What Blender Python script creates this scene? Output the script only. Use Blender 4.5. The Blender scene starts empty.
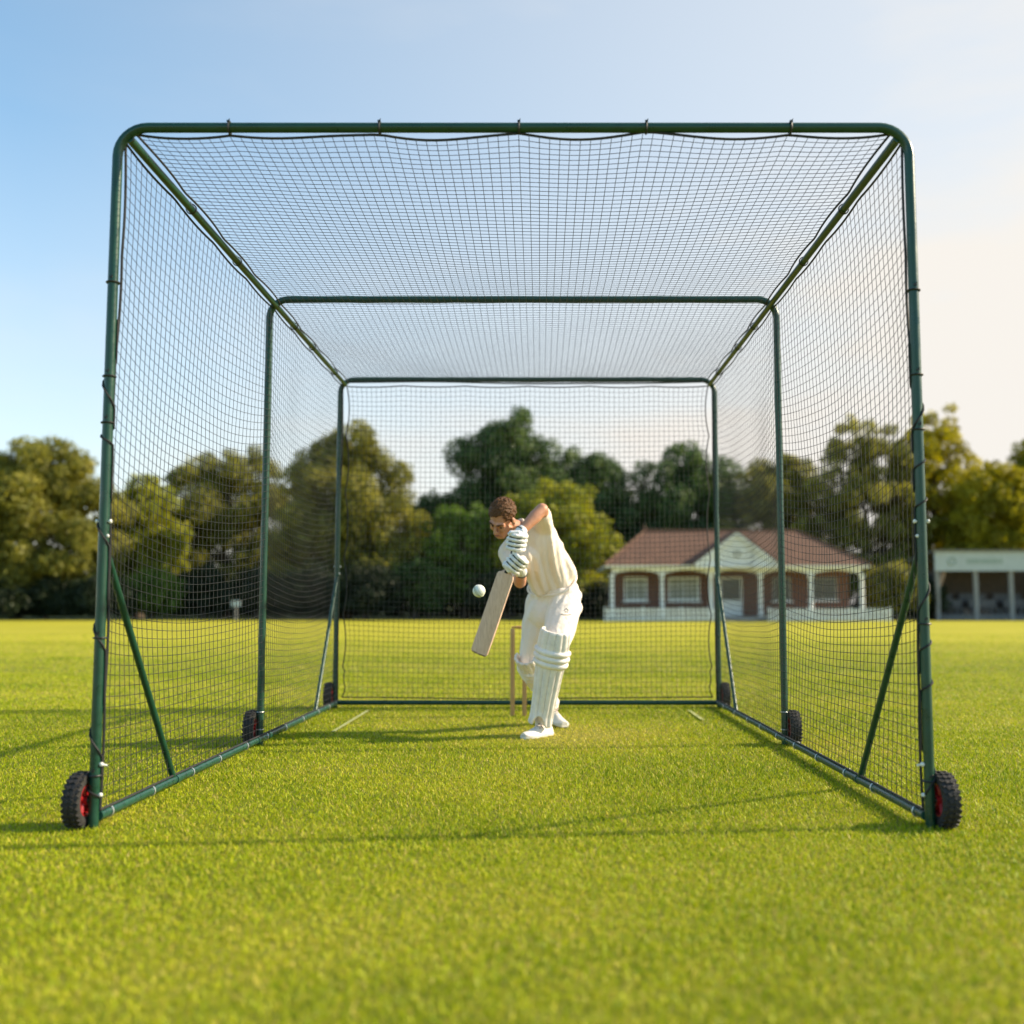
import bpy, bmesh, math, random
import numpy as np
from mathutils import Vector, Matrix, Quaternion, noise

random.seed(7)
RNG = np.random.default_rng(11)
scene = bpy.context.scene
COL = scene.collection
PI = math.pi
R = math.radians

# ------------------------------------------------------------------ camera
F, PX0, PY0, PITCH, CAMZ = 1055.0, 540.0, 512.0, R(5.1), 0.88
cam_data = bpy.data.cameras.new('camera')
cam = bpy.data.objects.new('camera', cam_data)
COL.objects.link(cam)
cam.location = (0, 0, CAMZ)
cam.rotation_euler = (PI / 2 + PITCH, 0, 0)
cam_data.sensor_width = 36
cam_data.lens = F / 1024 * 36
cam_data.shift_x = -(PX0 - 512) / 1024
cam_data.clip_start = 0.05
cam_data.clip_end = 5000
cam_data.dof.use_dof = True
cam_data.dof.focus_distance = 5.6
cam_data.dof.aperture_fstop = 37.1 / 31.0
scene.camera = cam


def P(px, py, Y):
    """world point at depth Y that the photograph shows at (px, py)"""
    u = (PY0 - py) / F
    x = (px - PX0) / F
    yd = math.cos(PITCH) - u * math.sin(PITCH)
    zd = math.sin(PITCH) + u * math.cos(PITCH)
    k = Y / yd
    return Vector((x * k, Y, CAMZ + zd * k))


# ------------------------------------------------------------------ light
SUN_EL, SUN_AZ = R(31.0), R(6.0)     # azimuth measured from +X towards +Y
sun_dir = Vector((math.cos(SUN_EL) * math.cos(SUN_AZ), math.cos(SUN_EL) * math.sin(SUN_AZ), math.sin(SUN_EL)))
sd = bpy.data.lights.new('sun', 'SUN')
sd.energy = 5.0
sd.angle = R(0.55)
sd.color = (1.0, 0.85, 0.62)
so = bpy.data.objects.new('sun', sd)
COL.objects.link(so)
so.rotation_euler = (-sun_dir).to_track_quat('-Z', 'Y').to_euler()

world = bpy.data.worlds.new('World')
scene.world = world
world.use_nodes = True
wn = world.node_tree
for n in list(wn.nodes):
    wn.nodes.remove(n)


def nd(nt, kind, **props):
    n = nt.nodes.new(kind)
    for k, v in props.items():
        if k.startswith('i_'):
            key = k[2:]
            n.inputs[int(key) if key.isdigit() else key].default_value = v
        else:
            setattr(n, k, v)
    return n


def lk(nt, a, ai, b, bi):
    nt.links.new(a.outputs[ai], b.inputs[bi])


sky = nd(wn, 'ShaderNodeTexSky', sky_type='NISHITA', sun_disc=False)
sky.sun_elevation = SUN_EL
sky.sun_rotation = PI / 2 - SUN_AZ
sky.air_density = 1.0
sky.dust_density = 0.6
sky.ozone_density = 1.2
# thin high cloud: a veil of pale wisps that thickens towards the sun and the horizon
geo = nd(wn, 'ShaderNodeTexCoord')
sep = nd(wn, 'ShaderNodeSeparateXYZ')
lk(wn, geo, 'Generated', sep, 0)
mp = nd(wn, 'ShaderNodeMapping')
mp.inputs['Scale'].default_value = (1.6, 1.6, 6.0)
lk(wn, geo, 'Generated', mp, 0)
nz = nd(wn, 'ShaderNodeTexNoise', i_Scale=1.7, i_Detail=6.0, i_Roughness=0.55)
lk(wn, mp, 0, nz, 'Vector')
r1 = nd(wn, 'ShaderNodeMapRange', i_1=0.45, i_2=0.72, i_3=0.0, i_4=0.30)
lk(wn, nz, 0, r1, 0)
rx = nd(wn, 'ShaderNodeMapRange', i_1=-0.42, i_2=0.52, i_3=0.14, i_4=0.86)
lk(wn, sep, 0, rx, 0)
rz = nd(wn, 'ShaderNodeMapRange', i_1=0.0, i_2=0.40, i_3=0.52, i_4=0.0)
lk(wn, sep, 2, rz, 0)
ad = nd(wn, 'ShaderNodeMath', operation='ADD', use_clamp=True)
lk(wn, rx, 0, ad, 0)
lk(wn, rz, 0, ad, 1)
ad1 = nd(wn, 'ShaderNodeMath', operation='MULTIPLY_ADD', use_clamp=True)
lk(wn, r1, 0, ad1, 0)
lk(wn, ad, 0, ad1, 1)
lk(wn, ad, 0, ad1, 2)
ry_ = nd(wn, 'ShaderNodeMapRange', i_1=-0.4, i_2=0.45, i_3=0.05, i_4=1.0)
lk(wn, sep, 1, ry_, 0)
ad2 = nd(wn, 'ShaderNodeMath', operation='MULTIPLY', use_clamp=True)
lk(wn, ad1, 0, ad2, 0)
lk(wn, ry_, 0, ad2, 1)
mx = nd(wn, 'ShaderNodeMix', data_type='RGBA')
lk(wn, ad2, 0, mx, 0)
skh = nd(wn, 'ShaderNodeHueSaturation', i_Hue=0.486, i_Saturation=1.2, i_Value=1.85)
lk(wn, sky, 0, skh, 'Color')
lk(wn, skh, 0, mx, 6)
SKY_STRENGTH = 0.078
VEIL = 6.8
mx.inputs[7].default_value = (VEIL * 1.0, VEIL * 0.955, VEIL * 0.89, 1)
bg = nd(wn, 'ShaderNodeBackground', i_Strength=SKY_STRENGTH)
lk(wn, mx, 2, bg, 0)
wo = nd(wn, 'ShaderNodeOutputWorld')
lk(wn, bg, 0, wo, 0)

scene.view_settings.view_transform = 'Standard'
scene.view_settings.look = 'None'
scene.view_settings.gamma = 1
scene.view_settings.exposure = 0.84
scene.render.engine = 'CYCLES'
scene.cycles.use_denoising = True
scene.cycles.max_bounces = 8
scene.cycles.transparent_max_bounces = 8


# ------------------------------------------------------------------ materials
def new_mat(name):
    m = bpy.data.materials.new(name)
    m.use_nodes = True
    nt = m.node_tree
    return m, nt, nt.nodes['Principled BSDF'], nt.nodes['Material Output']


def mat(name, col, rough=0.6, metal=0.0, noise_amt=0.0, noise_scale=8.0, bump=0.0, bump_scale=60.0, spec=0.5, sss=0.0, sheen=0.0, coat=0.0):
    """principled paint / cloth / metal with optional procedural mottling and fine bump"""
    m, nt, b, o = new_mat(name)
    b.inputs['Base Color'].default_value = (*col, 1)
    b.inputs['Roughness'].default_value = rough
    b.inputs['Metallic'].default_value = metal
    b.inputs['Specular IOR Level'].default_value = spec
    if sss:
        b.inputs['Subsurface Weight'].default_value = sss
        b.inputs['Subsurface Radius'].default_value = (0.012, 0.005, 0.003)
    if sheen:
        b.inputs['Sheen Weight'].default_value = sheen
    if coat:
        b.inputs['Coat Weight'].default_value = coat
    tc = nd(nt, 'ShaderNodeTexCoord')
    if noise_amt:
        n = nd(nt, 'ShaderNodeTexNoise', i_Scale=noise_scale, i_Detail=6.0, i_Roughness=0.6)
        lk(nt, tc, 'Object', n, 'Vector')
        mr = nd(nt, 'ShaderNodeMapRange', i_1=0.3, i_2=0.7, i_3=1 - noise_amt, i_4=1 + noise_amt)
        lk(nt, n, 0, mr, 0)
        hs = nd(nt, 'ShaderNodeHueSaturation')
        hs.inputs['Color'].default_value = (*col, 1)
        lk(nt, mr, 0, hs, 'Value')
        lk(nt, hs, 0, b, 'Base Color')
        mr2 = nd(nt, 'ShaderNodeMapRange', i_1=0.3, i_2=0.7, i_3=max(0.05, rough - 0.1), i_4=min(1, rough + 0.1))
        lk(nt, n, 0, mr2, 0)
        lk(nt, mr2, 0, b, 'Roughness')
    if bump:
        n2 = nd(nt, 'ShaderNodeTexNoise', i_Scale=bump_scale, i_Detail=4.0)
        lk(nt, tc, 'Object', n2, 'Vector')
        bp = nd(nt, 'ShaderNodeBump', i_Strength=bump, i_Distance=0.01)
        lk(nt, n2, 0, bp, 'Height')
        lk(nt, bp, 0, b, 'Normal')
    return m


def leaf_mat(name, dark, mid, light, trans=0.42, scale=0.35):
    """leaves: per-leaf tint attribute + slow change of hue through the crown, partly translucent"""
    m, nt, b, o = new_mat(name)
    at = nd(nt, 'ShaderNodeAttribute', attribute_name='tint')
    tc = nd(nt, 'ShaderNodeTexCoord')
    n = nd(nt, 'ShaderNodeTexNoise', i_Scale=scale, i_Detail=3.0)
    lk(nt, tc, 'Object', n, 'Vector')
    a = nd(nt, 'ShaderNodeMath', operation='MULTIPLY_ADD', i_1=0.55, i_2=-0.08)
    lk(nt, at, 'Fac', a, 0)
    s = nd(nt, 'ShaderNodeMath', operation='MULTIPLY_ADD', i_1=0.6)
    lk(nt, n, 0, s, 0)
    lk(nt, a, 0, s, 2)
    cr = nd(nt, 'ShaderNodeValToRGB')
    e = cr.color_ramp.elements
    e[0].position, e[0].color = 0.22, (*dark, 1)
    e[1].position, e[1].color = 0.85, (*light, 1)
    x = e.new(0.5)
    x.color = (*mid, 1)
    lk(nt, s, 0, cr, 0)
    lk(nt, cr, 0, b, 'Base Color')
    b.inputs['Roughness'].default_value = 0.55
    b.inputs['Specular IOR Level'].default_value = 0.35
    tr = nd(nt, 'ShaderNodeBsdfTranslucent')
    hs = nd(nt, 'ShaderNodeHueSaturation', i_Value=1.3, i_Saturation=1.1)
    lk(nt, cr, 0, hs, 'Color')
    lk(nt, hs, 0, tr, 0)
    mix = nd(nt, 'ShaderNodeMixShader', i_0=trans)
    lk(nt, b, 0, mix, 1)
    lk(nt, tr, 0, mix, 2)
    lk(nt, mix, 0, o, 0)
    return m


def cloth_mat(name, col, weave=900.0):
    m, nt, b, o = new_mat(name)
    tc = nd(nt, 'ShaderNodeTexCoord')
    n = nd(nt, 'ShaderNodeTexNoise', i_Scale=7.0, i_Detail=5.0)
    lk(nt, tc, 'Object', n, 'Vector')
    cr = nd(nt, 'ShaderNodeValToRGB')
    e = cr.color_ramp.elements
    e[0].position, e[0].color = 0.3, (col[0] * 0.92, col[1] * 0.9, col[2] * 0.85, 1)
    e[1].position, e[1].color = 0.65, (*col, 1)
    lk(nt, n, 0, cr, 0)
    lk(nt, cr, 0, b, 'Base Color')
    b.inputs['Roughness'].default_value = 0.85
    b.inputs['Sheen Weight'].default_value = 0.15
    mp_ = nd(nt, 'ShaderNodeMapping')
    mp_.inputs['Rotation'].default_value = (0.3, 0.55, 0.2)
    mp_.inputs['Scale'].default_value = (16, 16, 3.5)
    lk(nt, tc, 'Object', mp_, 0)
    n2 = nd(nt, 'ShaderNodeTexNoise', i_Scale=1.6, i_Detail=3.0, i_Roughness=0.5, i_Distortion=0.6)
    lk(nt, mp_, 0, n2, 'Vector')
    bp = nd(nt, 'ShaderNodeBump', i_Strength=0.45, i_Distance=0.02)
    lk(nt, n2, 0, bp, 'Height')
    n3 = nd(nt, 'ShaderNodeTexNoise', i_Scale=weave, i_Detail=1.0)
    lk(nt, tc, 'Object', n3, 'Vector')
    bp2 = nd(nt, 'ShaderNodeBump', i_Strength=0.12, i_Distance=0.002)
    lk(nt, n3, 0, bp2, 'Height')
    lk(nt, bp, 0, bp2, 'Normal')
    lk(nt, bp2, 0, b, 'Normal')
    return m


def lawn_mat(name, shade_strip=False):
    m, nt, b, o = new_mat(name)
    tc = nd(nt, 'ShaderNodeTexCoord')
    big = nd(nt, 'ShaderNodeTexNoise', i_Scale=0.12, i_Detail=5.0, i_Roughness=0.6)
    lk(nt, tc, 'Object', big, 'Vector')
    mid_ = nd(nt, 'ShaderNodeTexNoise', i_Scale=1.3, i_Detail=6.0, i_Roughness=0.65)
    lk(nt, tc, 'Object', mid_, 'Vector')
    fine = nd(nt, 'ShaderNodeTexNoise', i_Scale=45.0, i_Detail=4.0, i_Roughness=0.7)
    lk(nt, tc, 'Object', fine, 'Vector')
    a1 = nd(nt, 'ShaderNodeMath', operation='MULTIPLY_ADD', i_1=0.9)
    lk(nt, big, 0, a1, 0)
    a2 = nd(nt, 'ShaderNodeMath', operation='MULTIPLY', i_1=0.6)
    lk(nt, mid_, 0, a2, 0)
    lk(nt, a2, 0, a1, 2)
    a3 = nd(nt, 'ShaderNodeMath', operation='MULTIPLY_ADD', i_1=0.5)
    lk(nt, fine, 0, a3, 0)
    lk(nt, a1, 0, a3, 2)
    sub = nd(nt, 'ShaderNodeMath', operation='SUBTRACT', i_1=0.5)
    lk(nt, a3, 0, sub, 0)
    # mowing bands across the outfield
    sx = nd(nt, 'ShaderNodeSeparateXYZ')
    lk(nt, tc, 'Object', sx, 0)
    sc_ = nd(nt, 'ShaderNodeMath', operation='MULTIPLY', i_1=2 * PI / 9.0)
    lk(nt, sx, 1, sc_, 0)
    si = nd(nt, 'ShaderNodeMath', operation='SINE')
    lk(nt, sc_, 0, si, 0)
    st = nd(nt, 'ShaderNodeMapRange', i_1=-0.25, i_2=0.25, i_3=-0.05, i_4=0.05)
    lk(nt, si, 0, st, 0)
    a4 = nd(nt, 'ShaderNodeMath', operation='ADD')
    lk(nt, sub, 0, a4, 0)
    lk(nt, st, 0, a4, 1)
    cr = nd(nt, 'ShaderNodeValToRGB')
    e = cr.color_ramp.elements
    if shade_strip:
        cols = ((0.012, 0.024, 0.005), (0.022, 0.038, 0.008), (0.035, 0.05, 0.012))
    else:
        cols = ((0.25, 0.245, 0.010), (0.34, 0.315, 0.014), (0.42, 0.37, 0.028))
    e[0].position, e[0].color = 0.25, (*cols[0], 1)
    e[1].position, e[1].color = 0.78, (*cols[2], 1)
    x = e.new(0.5)
    x.color = (*cols[1], 1)
    lk(nt, a4, 0, cr, 0)
    if shade_strip:
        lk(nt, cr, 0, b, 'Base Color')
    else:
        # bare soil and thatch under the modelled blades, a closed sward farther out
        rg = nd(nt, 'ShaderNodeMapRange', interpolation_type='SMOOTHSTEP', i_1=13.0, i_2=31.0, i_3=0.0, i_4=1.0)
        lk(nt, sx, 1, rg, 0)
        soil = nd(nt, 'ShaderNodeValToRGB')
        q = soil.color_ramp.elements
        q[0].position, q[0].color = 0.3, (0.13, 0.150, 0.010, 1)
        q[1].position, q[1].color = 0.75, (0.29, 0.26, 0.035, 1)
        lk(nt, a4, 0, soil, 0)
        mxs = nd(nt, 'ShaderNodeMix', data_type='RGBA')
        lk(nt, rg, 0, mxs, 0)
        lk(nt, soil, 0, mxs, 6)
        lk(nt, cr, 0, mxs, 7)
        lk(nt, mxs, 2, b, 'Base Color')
    b.inputs['Roughness'].default_value = 0.85
    b.inputs['Specular IOR Level'].default_value = 0.2
    bp = nd(nt, 'ShaderNodeBump', i_Strength=0.6, i_Distance=0.02)
    lk(nt, fine, 0, bp, 'Height')
    lk(nt, bp, 0, b, 'Normal')
    return m


def blade_mat():
    m, nt, b, o = new_mat('grass_blades')
    at = nd(nt, 'ShaderNodeAttribute', attribute_name='tint')
    cr = nd(nt, 'ShaderNodeValToRGB')
    e = cr.color_ramp.elements
    e[0].position, e[0].color = 0.0, (0.13, 0.21, 0.004, 1)
    e[1].position, e[1].color = 1.0, (0.62, 0.47, 0.16, 1)
    for p_, c_ in ((0.35, (0.31, 0.39, 0.006)), (0.68, (0.51, 0.53, 0.010)), (0.88, (0.55, 0.48, 0.04))):
        x = e.new(p_)
        x.color = (*c_, 1)
    lk(nt, at, 'Fac', cr, 0)
    lk(nt, cr, 0, b, 'Base Color')
    b.inputs['Roughness'].default_value = 0.5
    b.inputs['Specular IOR Level'].default_value = 0.22
    tr = nd(nt, 'ShaderNodeBsdfTranslucent')
    lk(nt, cr, 0, tr, 0)
    mix = nd(nt, 'ShaderNodeMixShader', i_0=0.33)
    lk(nt, b, 0, mix, 1)
    lk(nt, tr, 0, mix, 2)
    lk(nt, mix, 0, o, 0)
    return m


def brick_mat():
    m, nt, b, o = new_mat('brick')
    tc = nd(nt, 'ShaderNodeTexCoord')
    sx = nd(nt, 'ShaderNodeSeparateXYZ')
    lk(nt, tc, 'Object', sx, 0)
    s = nd(nt, 'ShaderNodeMath', operation='ADD')
    lk(nt, sx, 0, s, 0)
    lk(nt, sx, 1, s, 1)
    cb = nd(nt, 'ShaderNodeCombineXYZ')
    lk(nt, s, 0, cb, 0)
    lk(nt, sx, 2, cb, 1)
    bt = nd(nt, 'ShaderNodeTexBrick', i_Scale=4.4)
    bt.inputs['Color1'].default_value = (0.165, 0.064, 0.038, 1)
    bt.inputs['Color2'].default_value = (0.105, 0.042, 0.028, 1)
    bt.inputs['Mortar'].default_value = (0.22, 0.18, 0.15, 1)
    bt.inputs['Mortar Size'].default_value = 0.015
    lk(nt, cb, 0, bt, 'Vector')
    lk(nt, bt, 0, b, 'Base Color')
    b.inputs['Roughness'].default_value = 0.9
    bp = nd(nt, 'ShaderNodeBump', i_Strength=0.5, i_Distance=0.01, invert=True)
    lk(nt, bt, 1, bp, 'Height')
    lk(nt, bp, 0, b, 'Normal')
    return m


def tile_mat():
    m, nt, b, o = new_mat('roof_tiles')
    tc = nd(nt, 'ShaderNodeTexCoord')
    w = nd(nt, 'ShaderNodeTexWave', wave_type='BANDS', bands_direction='Z', wave_profile='SAW', i_Scale=1.6, i_Distortion=0.3, i_Detail=2.0)
    lk(nt, tc, 'Object', w, 'Vector')
    n = nd(nt, 'ShaderNodeTexNoise', i_Scale=1.2, i_Detail=8.0, i_Roughness=0.7)
    lk(nt, tc, 'Object', n, 'Vector')
    cr = nd(nt, 'ShaderNodeValToRGB')
    e = cr.color_ramp.elements
    e[0].position, e[0].color = 0.3, (0.085, 0.042, 0.026, 1)
    e[1].position, e[1].color = 0.7, (0.155, 0.076, 0.046, 1)
    lk(nt, n, 0, cr, 0)
    lk(nt, cr, 0, b, 'Base Color')
    b.inputs['Roughness'].default_value = 0.85
    bp = nd(nt, 'ShaderNodeBump', i_Strength=0.7, i_Distance=0.04)
    lk(nt, w, 0, bp, 'Height')
    lk(nt, bp, 0, b, 'Normal')
    return m


def wood_mat(name, c1, c2, scale=(6, 6, 0.6), rough=0.5):
    m, nt, b, o = new_mat(name)
    tc = nd(nt, 'ShaderNodeTexCoord')
    mp_ = nd(nt, 'ShaderNodeMapping')
    mp_.inputs['Scale'].default_value = scale
    lk(nt, tc, 'Object', mp_, 0)
    n = nd(nt, 'ShaderNodeTexNoise', i_Scale=12.0, i_Detail=6.0, i_Roughness=0.6, i_Distortion=0.4)
    lk(nt, mp_, 0, n, 'Vector')
    cr = nd(nt, 'ShaderNodeValToRGB')
    e = cr.color_ramp.elements
    e[0].position, e[0].color = 0.3, (*c1, 1)
    e[1].position, e[1].color = 0.7, (*c2, 1)
    lk(nt, n, 0, cr, 0)
    lk(nt, cr, 0, b, 'Base Color')
    b.inputs['Roughness'].default_value = rough
    return m


M = {}
M['green'] = mat('green_painted_steel', (0.006, 0.048, 0.028), 0.33, 0.0, 0.18, 14.0, 0.06, 120.0)
M['green_rail'] = mat('worn_green_steel', (0.012, 0.066, 0.048), 0.30, 0.12, 0.3, 20.0, 0.08, 150.0)
M['net'] = mat('net_cord', (0.009, 0.011, 0.012), 0.6)
M['rope'] = mat('black_rope', (0.012, 0.013, 0.014), 0.7)
M['tie_black'] = mat('black_tie', (0.012, 0.014, 0.012), 0.5)
M['tie_white'] = mat('steel_clip', (0.62, 0.62, 0.58), 0.35, 0.6)
M['bolt'] = mat('bolt_cap', (0.72, 0.72, 0.66), 0.35)
M['tyre'] = mat('tyre_rubber', (0.018, 0.016, 0.015), 0.75, 0, 0.35, 30.0, 0.3, 150.0)
M['rim'] = mat('red_rim', (0.30, 0.010, 0.012), 0.35, 0, 0.15, 20)
M['hub'] = mat('hub_steel', (0.03, 0.06, 0.045), 0.5, 0.4)
M['skin'] = mat('skin', (0.56, 0.265, 0.160), 0.5, 0, 0.10, 25.0, 0.12, 220.0, sss=0.12)
M['hair'] = mat('brown_hair', (0.098, 0.043, 0.015), 0.5, 0, 0.5, 90.0, 0.35, 260.0, spec=0.2)
M['shirt'] = cloth_mat('cream_shirt', (0.88, 0.755, 0.645))
M['trousers'] = cloth_mat('cream_trousers', (0.88, 0.79, 0.72))
M['pad'] = mat('pad_white', (0.85, 0.785, 0.73), 0.5, 0, 0.13, 14, 0.1, 90)
M['pad_tan'] = mat('pad_lining', (0.60, 0.50, 0.36), 0.8)
M['glove'] = mat('glove_white', (0.82, 0.79, 0.77), 0.5, 0, 0.08, 40, 0.15, 160)
M['glove_dark'] = mat('glove_trim', (0.035, 0.05, 0.045), 0.6)
M['shoe'] = mat('shoe_white', (0.78, 0.73, 0.66), 0.5, 0, 0.06, 30)
M['shoe_dark'] = mat('shoe_trim', (0.12, 0.045, 0.03), 0.7)
M['eye'] = mat('eye_shaded', (0.14, 0.10, 0.085), 0.6)  # eyeball darkened: the socket's shadow is painted into its colour
M['iris'] = mat('iris', (0.03, 0.02, 0.012), 0.2)
M['lip'] = mat('lips', (0.38, 0.13, 0.10), 0.5)
M['bat'] = wood_mat('willow', (0.60, 0.39, 0.28), (0.80, 0.57, 0.44), (9, 9, 0.8), 0.42)
M['toe'] = mat('toe_guard', (0.10, 0.06, 0.04), 0.6)
M['grip'] = mat('black_grip', (0.012, 0.013, 0.012), 0.6, 0, 0, 1, 0.4, 300)
M['ball'] = mat('white_leather', (0.74, 0.75, 0.66), 0.4, 0, 0.08, 60, 0.1, 200)
M['seam'] = mat('ball_seam', (0.42, 0.45, 0.33), 0.7)
M['stump'] = wood_mat('ash_wood', (0.42, 0.23, 0.075), (0.56, 0.33, 0.12), (20, 20, 1.2), 0.45)
M['white'] = mat('white_paint', (0.74, 0.74, 0.72), 0.55, 0, 0.06, 2.0)
M['fence_white'] = mat('fence_white', (0.70, 0.71, 0.70), 0.6, 0, 0.08, 3.0)
M['brick'] = brick_mat()
M['tiles'] = tile_mat()
M['glass'] = mat('window_glass', (0.05, 0.06, 0.06), 0.12, 0, 0.2, 3.0)
M['blind'] = mat('window_blind', (0.30, 0.30, 0.26), 0.7, 0, 0.08, 4.0)
M['floor'] = mat('concrete', (0.30, 0.28, 0.25), 0.85, 0, 0.2, 3.0)
M['dark_wood'] = mat('dark_boards', (0.085, 0.060, 0.042), 0.75, 0, 0.25, 2.5)
M['grey'] = mat('grey_paint', (0.17, 0.165, 0.155), 0.7, 0, 0.2, 4.0)
M['post_grey'] = mat('post_grey', (0.26, 0.25, 0.23), 0.65, 0, 0.15, 4.0)
M['fascia'] = mat('pale_fascia', (0.43, 0.47, 0.455), 0.6, 0, 0.08, 1.5)
M['letter'] = mat('faded_green_letters', (0.28, 0.345, 0.29), 0.7)
M['seat'] = mat('seat_plastic', (0.11, 0.11, 0.115), 0.5, 0, 0.2, 3.0)
M['oak_brace'] = mat('timber_brace', (0.40, 0.26, 0.17), 0.7, 0, 0.2, 5)
M['trunk'] = mat('bark', (0.075, 0.055, 0.038), 0.95, 0, 0.3, 6.0, 0.8, 14.0)
M['line'] = mat('line_paint', (0.34, 0.36, 0.13), 0.85, 0, 0.35, 40.0)
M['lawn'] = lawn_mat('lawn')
M['edge_shade'] = lawn_mat('lawn_edge_shade', True)  # lawn edge darkened: its shade is put into the base colour
M['blade'] = blade_mat()
M['leaf_green'] = leaf_mat('leaves_green', (0.053, 0.102, 0.019), (0.128, 0.202, 0.031), (0.265, 0.331, 0.048))
M['leaf_dark'] = leaf_mat('leaves_dark', (0.030, 0.066, 0.018), (0.070, 0.125, 0.030), (0.175, 0.220, 0.045), 0.28)
M['leaf_lime'] = leaf_mat('leaves_lime', (0.126, 0.164, 0.017), (0.263, 0.273, 0.023), (0.441, 0.399, 0.035), 0.35)
M['leaf_olive'] = leaf_mat('leaves_olive', (0.087, 0.098, 0.022), (0.217, 0.213, 0.039), (0.421, 0.367, 0.054))
M['leaf_sunglow'] = leaf_mat('leaves_sunglow', (0.13, 0.118, 0.008), (0.31, 0.275, 0.014), (0.50, 0.43, 0.03), 0.48)  # low sun's golden flare painted into the leaf colour
M['leaf_shade'] = leaf_mat('leaves_shade', (0.008, 0.016, 0.005), (0.018, 0.031, 0.009), (0.039, 0.055, 0.013), 0.2)  # shade under the canopy painted in as very dark leaves


# ------------------------------------------------------------------ object helpers
def tag(o, label=None, cat=None, group=None, kind=None):
    if label: o['label'] = label
    if cat: o['category'] = cat
    if group: o['group'] = group
    if kind: o['kind'] = kind
    return o


def thing(name, label, cat, loc, group=None):
    o = bpy.data.objects.new(name, None)
    o.empty_display_size = 0.2
    COL.objects.link(o)
    o.location = loc
    return tag(o, label, cat, group)


def origin(o):
    v = Vector((0, 0, 0))
    while o is not None:
        v += o.location
        o = o.parent
    return v


def link_mesh(name, me, mat_, parent=None, smooth=True):
    if mat_ is not None:
        me.materials.append(mat_)
    if smooth:
        me.polygons.foreach_set('use_smooth', np.ones(len(me.polygons), dtype=bool))
    o = bpy.data.objects.new(name, me)
    COL.objects.link(o)
    if parent is not None:
        o.parent = parent
    return o


def np_mesh(name, verts, faces, mat_, parent=None, tint=None, smooth=False):
    """verts (n,3) world, faces (m,k)"""
    verts = np.asarray(verts, dtype=np.float32).reshape(-1, 3)
    if parent is not None:
        verts = verts - np.array(origin(parent), dtype=np.float32)
    faces = np.asarray(faces, dtype=np.int32)
    me = bpy.data.meshes.new(name)
    m_, k_ = faces.shape
    me.vertices.add(len(verts))
    me.vertices.foreach_set('co', verts.ravel())
    me.loops.add(m_ * k_)
    me.loops.foreach_set('vertex_index', faces.ravel())
    me.polygons.add(m_)
    me.polygons.foreach_set('loop_start', np.arange(0, m_ * k_, k_, dtype=np.int32))
    me.update(calc_edges=True)
    if tint is not None:
        a = me.attributes.new('tint', 'FLOAT', 'POINT')
        a.data.foreach_set('value', np.asarray(tint, dtype=np.float32))
    return link_mesh(name, me, mat_, parent, smooth)


def frame(d):
    d = Vector(d).normalized()
    a = Vector((0, 0, 1)) if abs(d.z) < 0.9 else Vector((1, 0, 0))
    u = d.cross(a).normalized()
    return u, d.cross(u).normalized(), d


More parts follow.
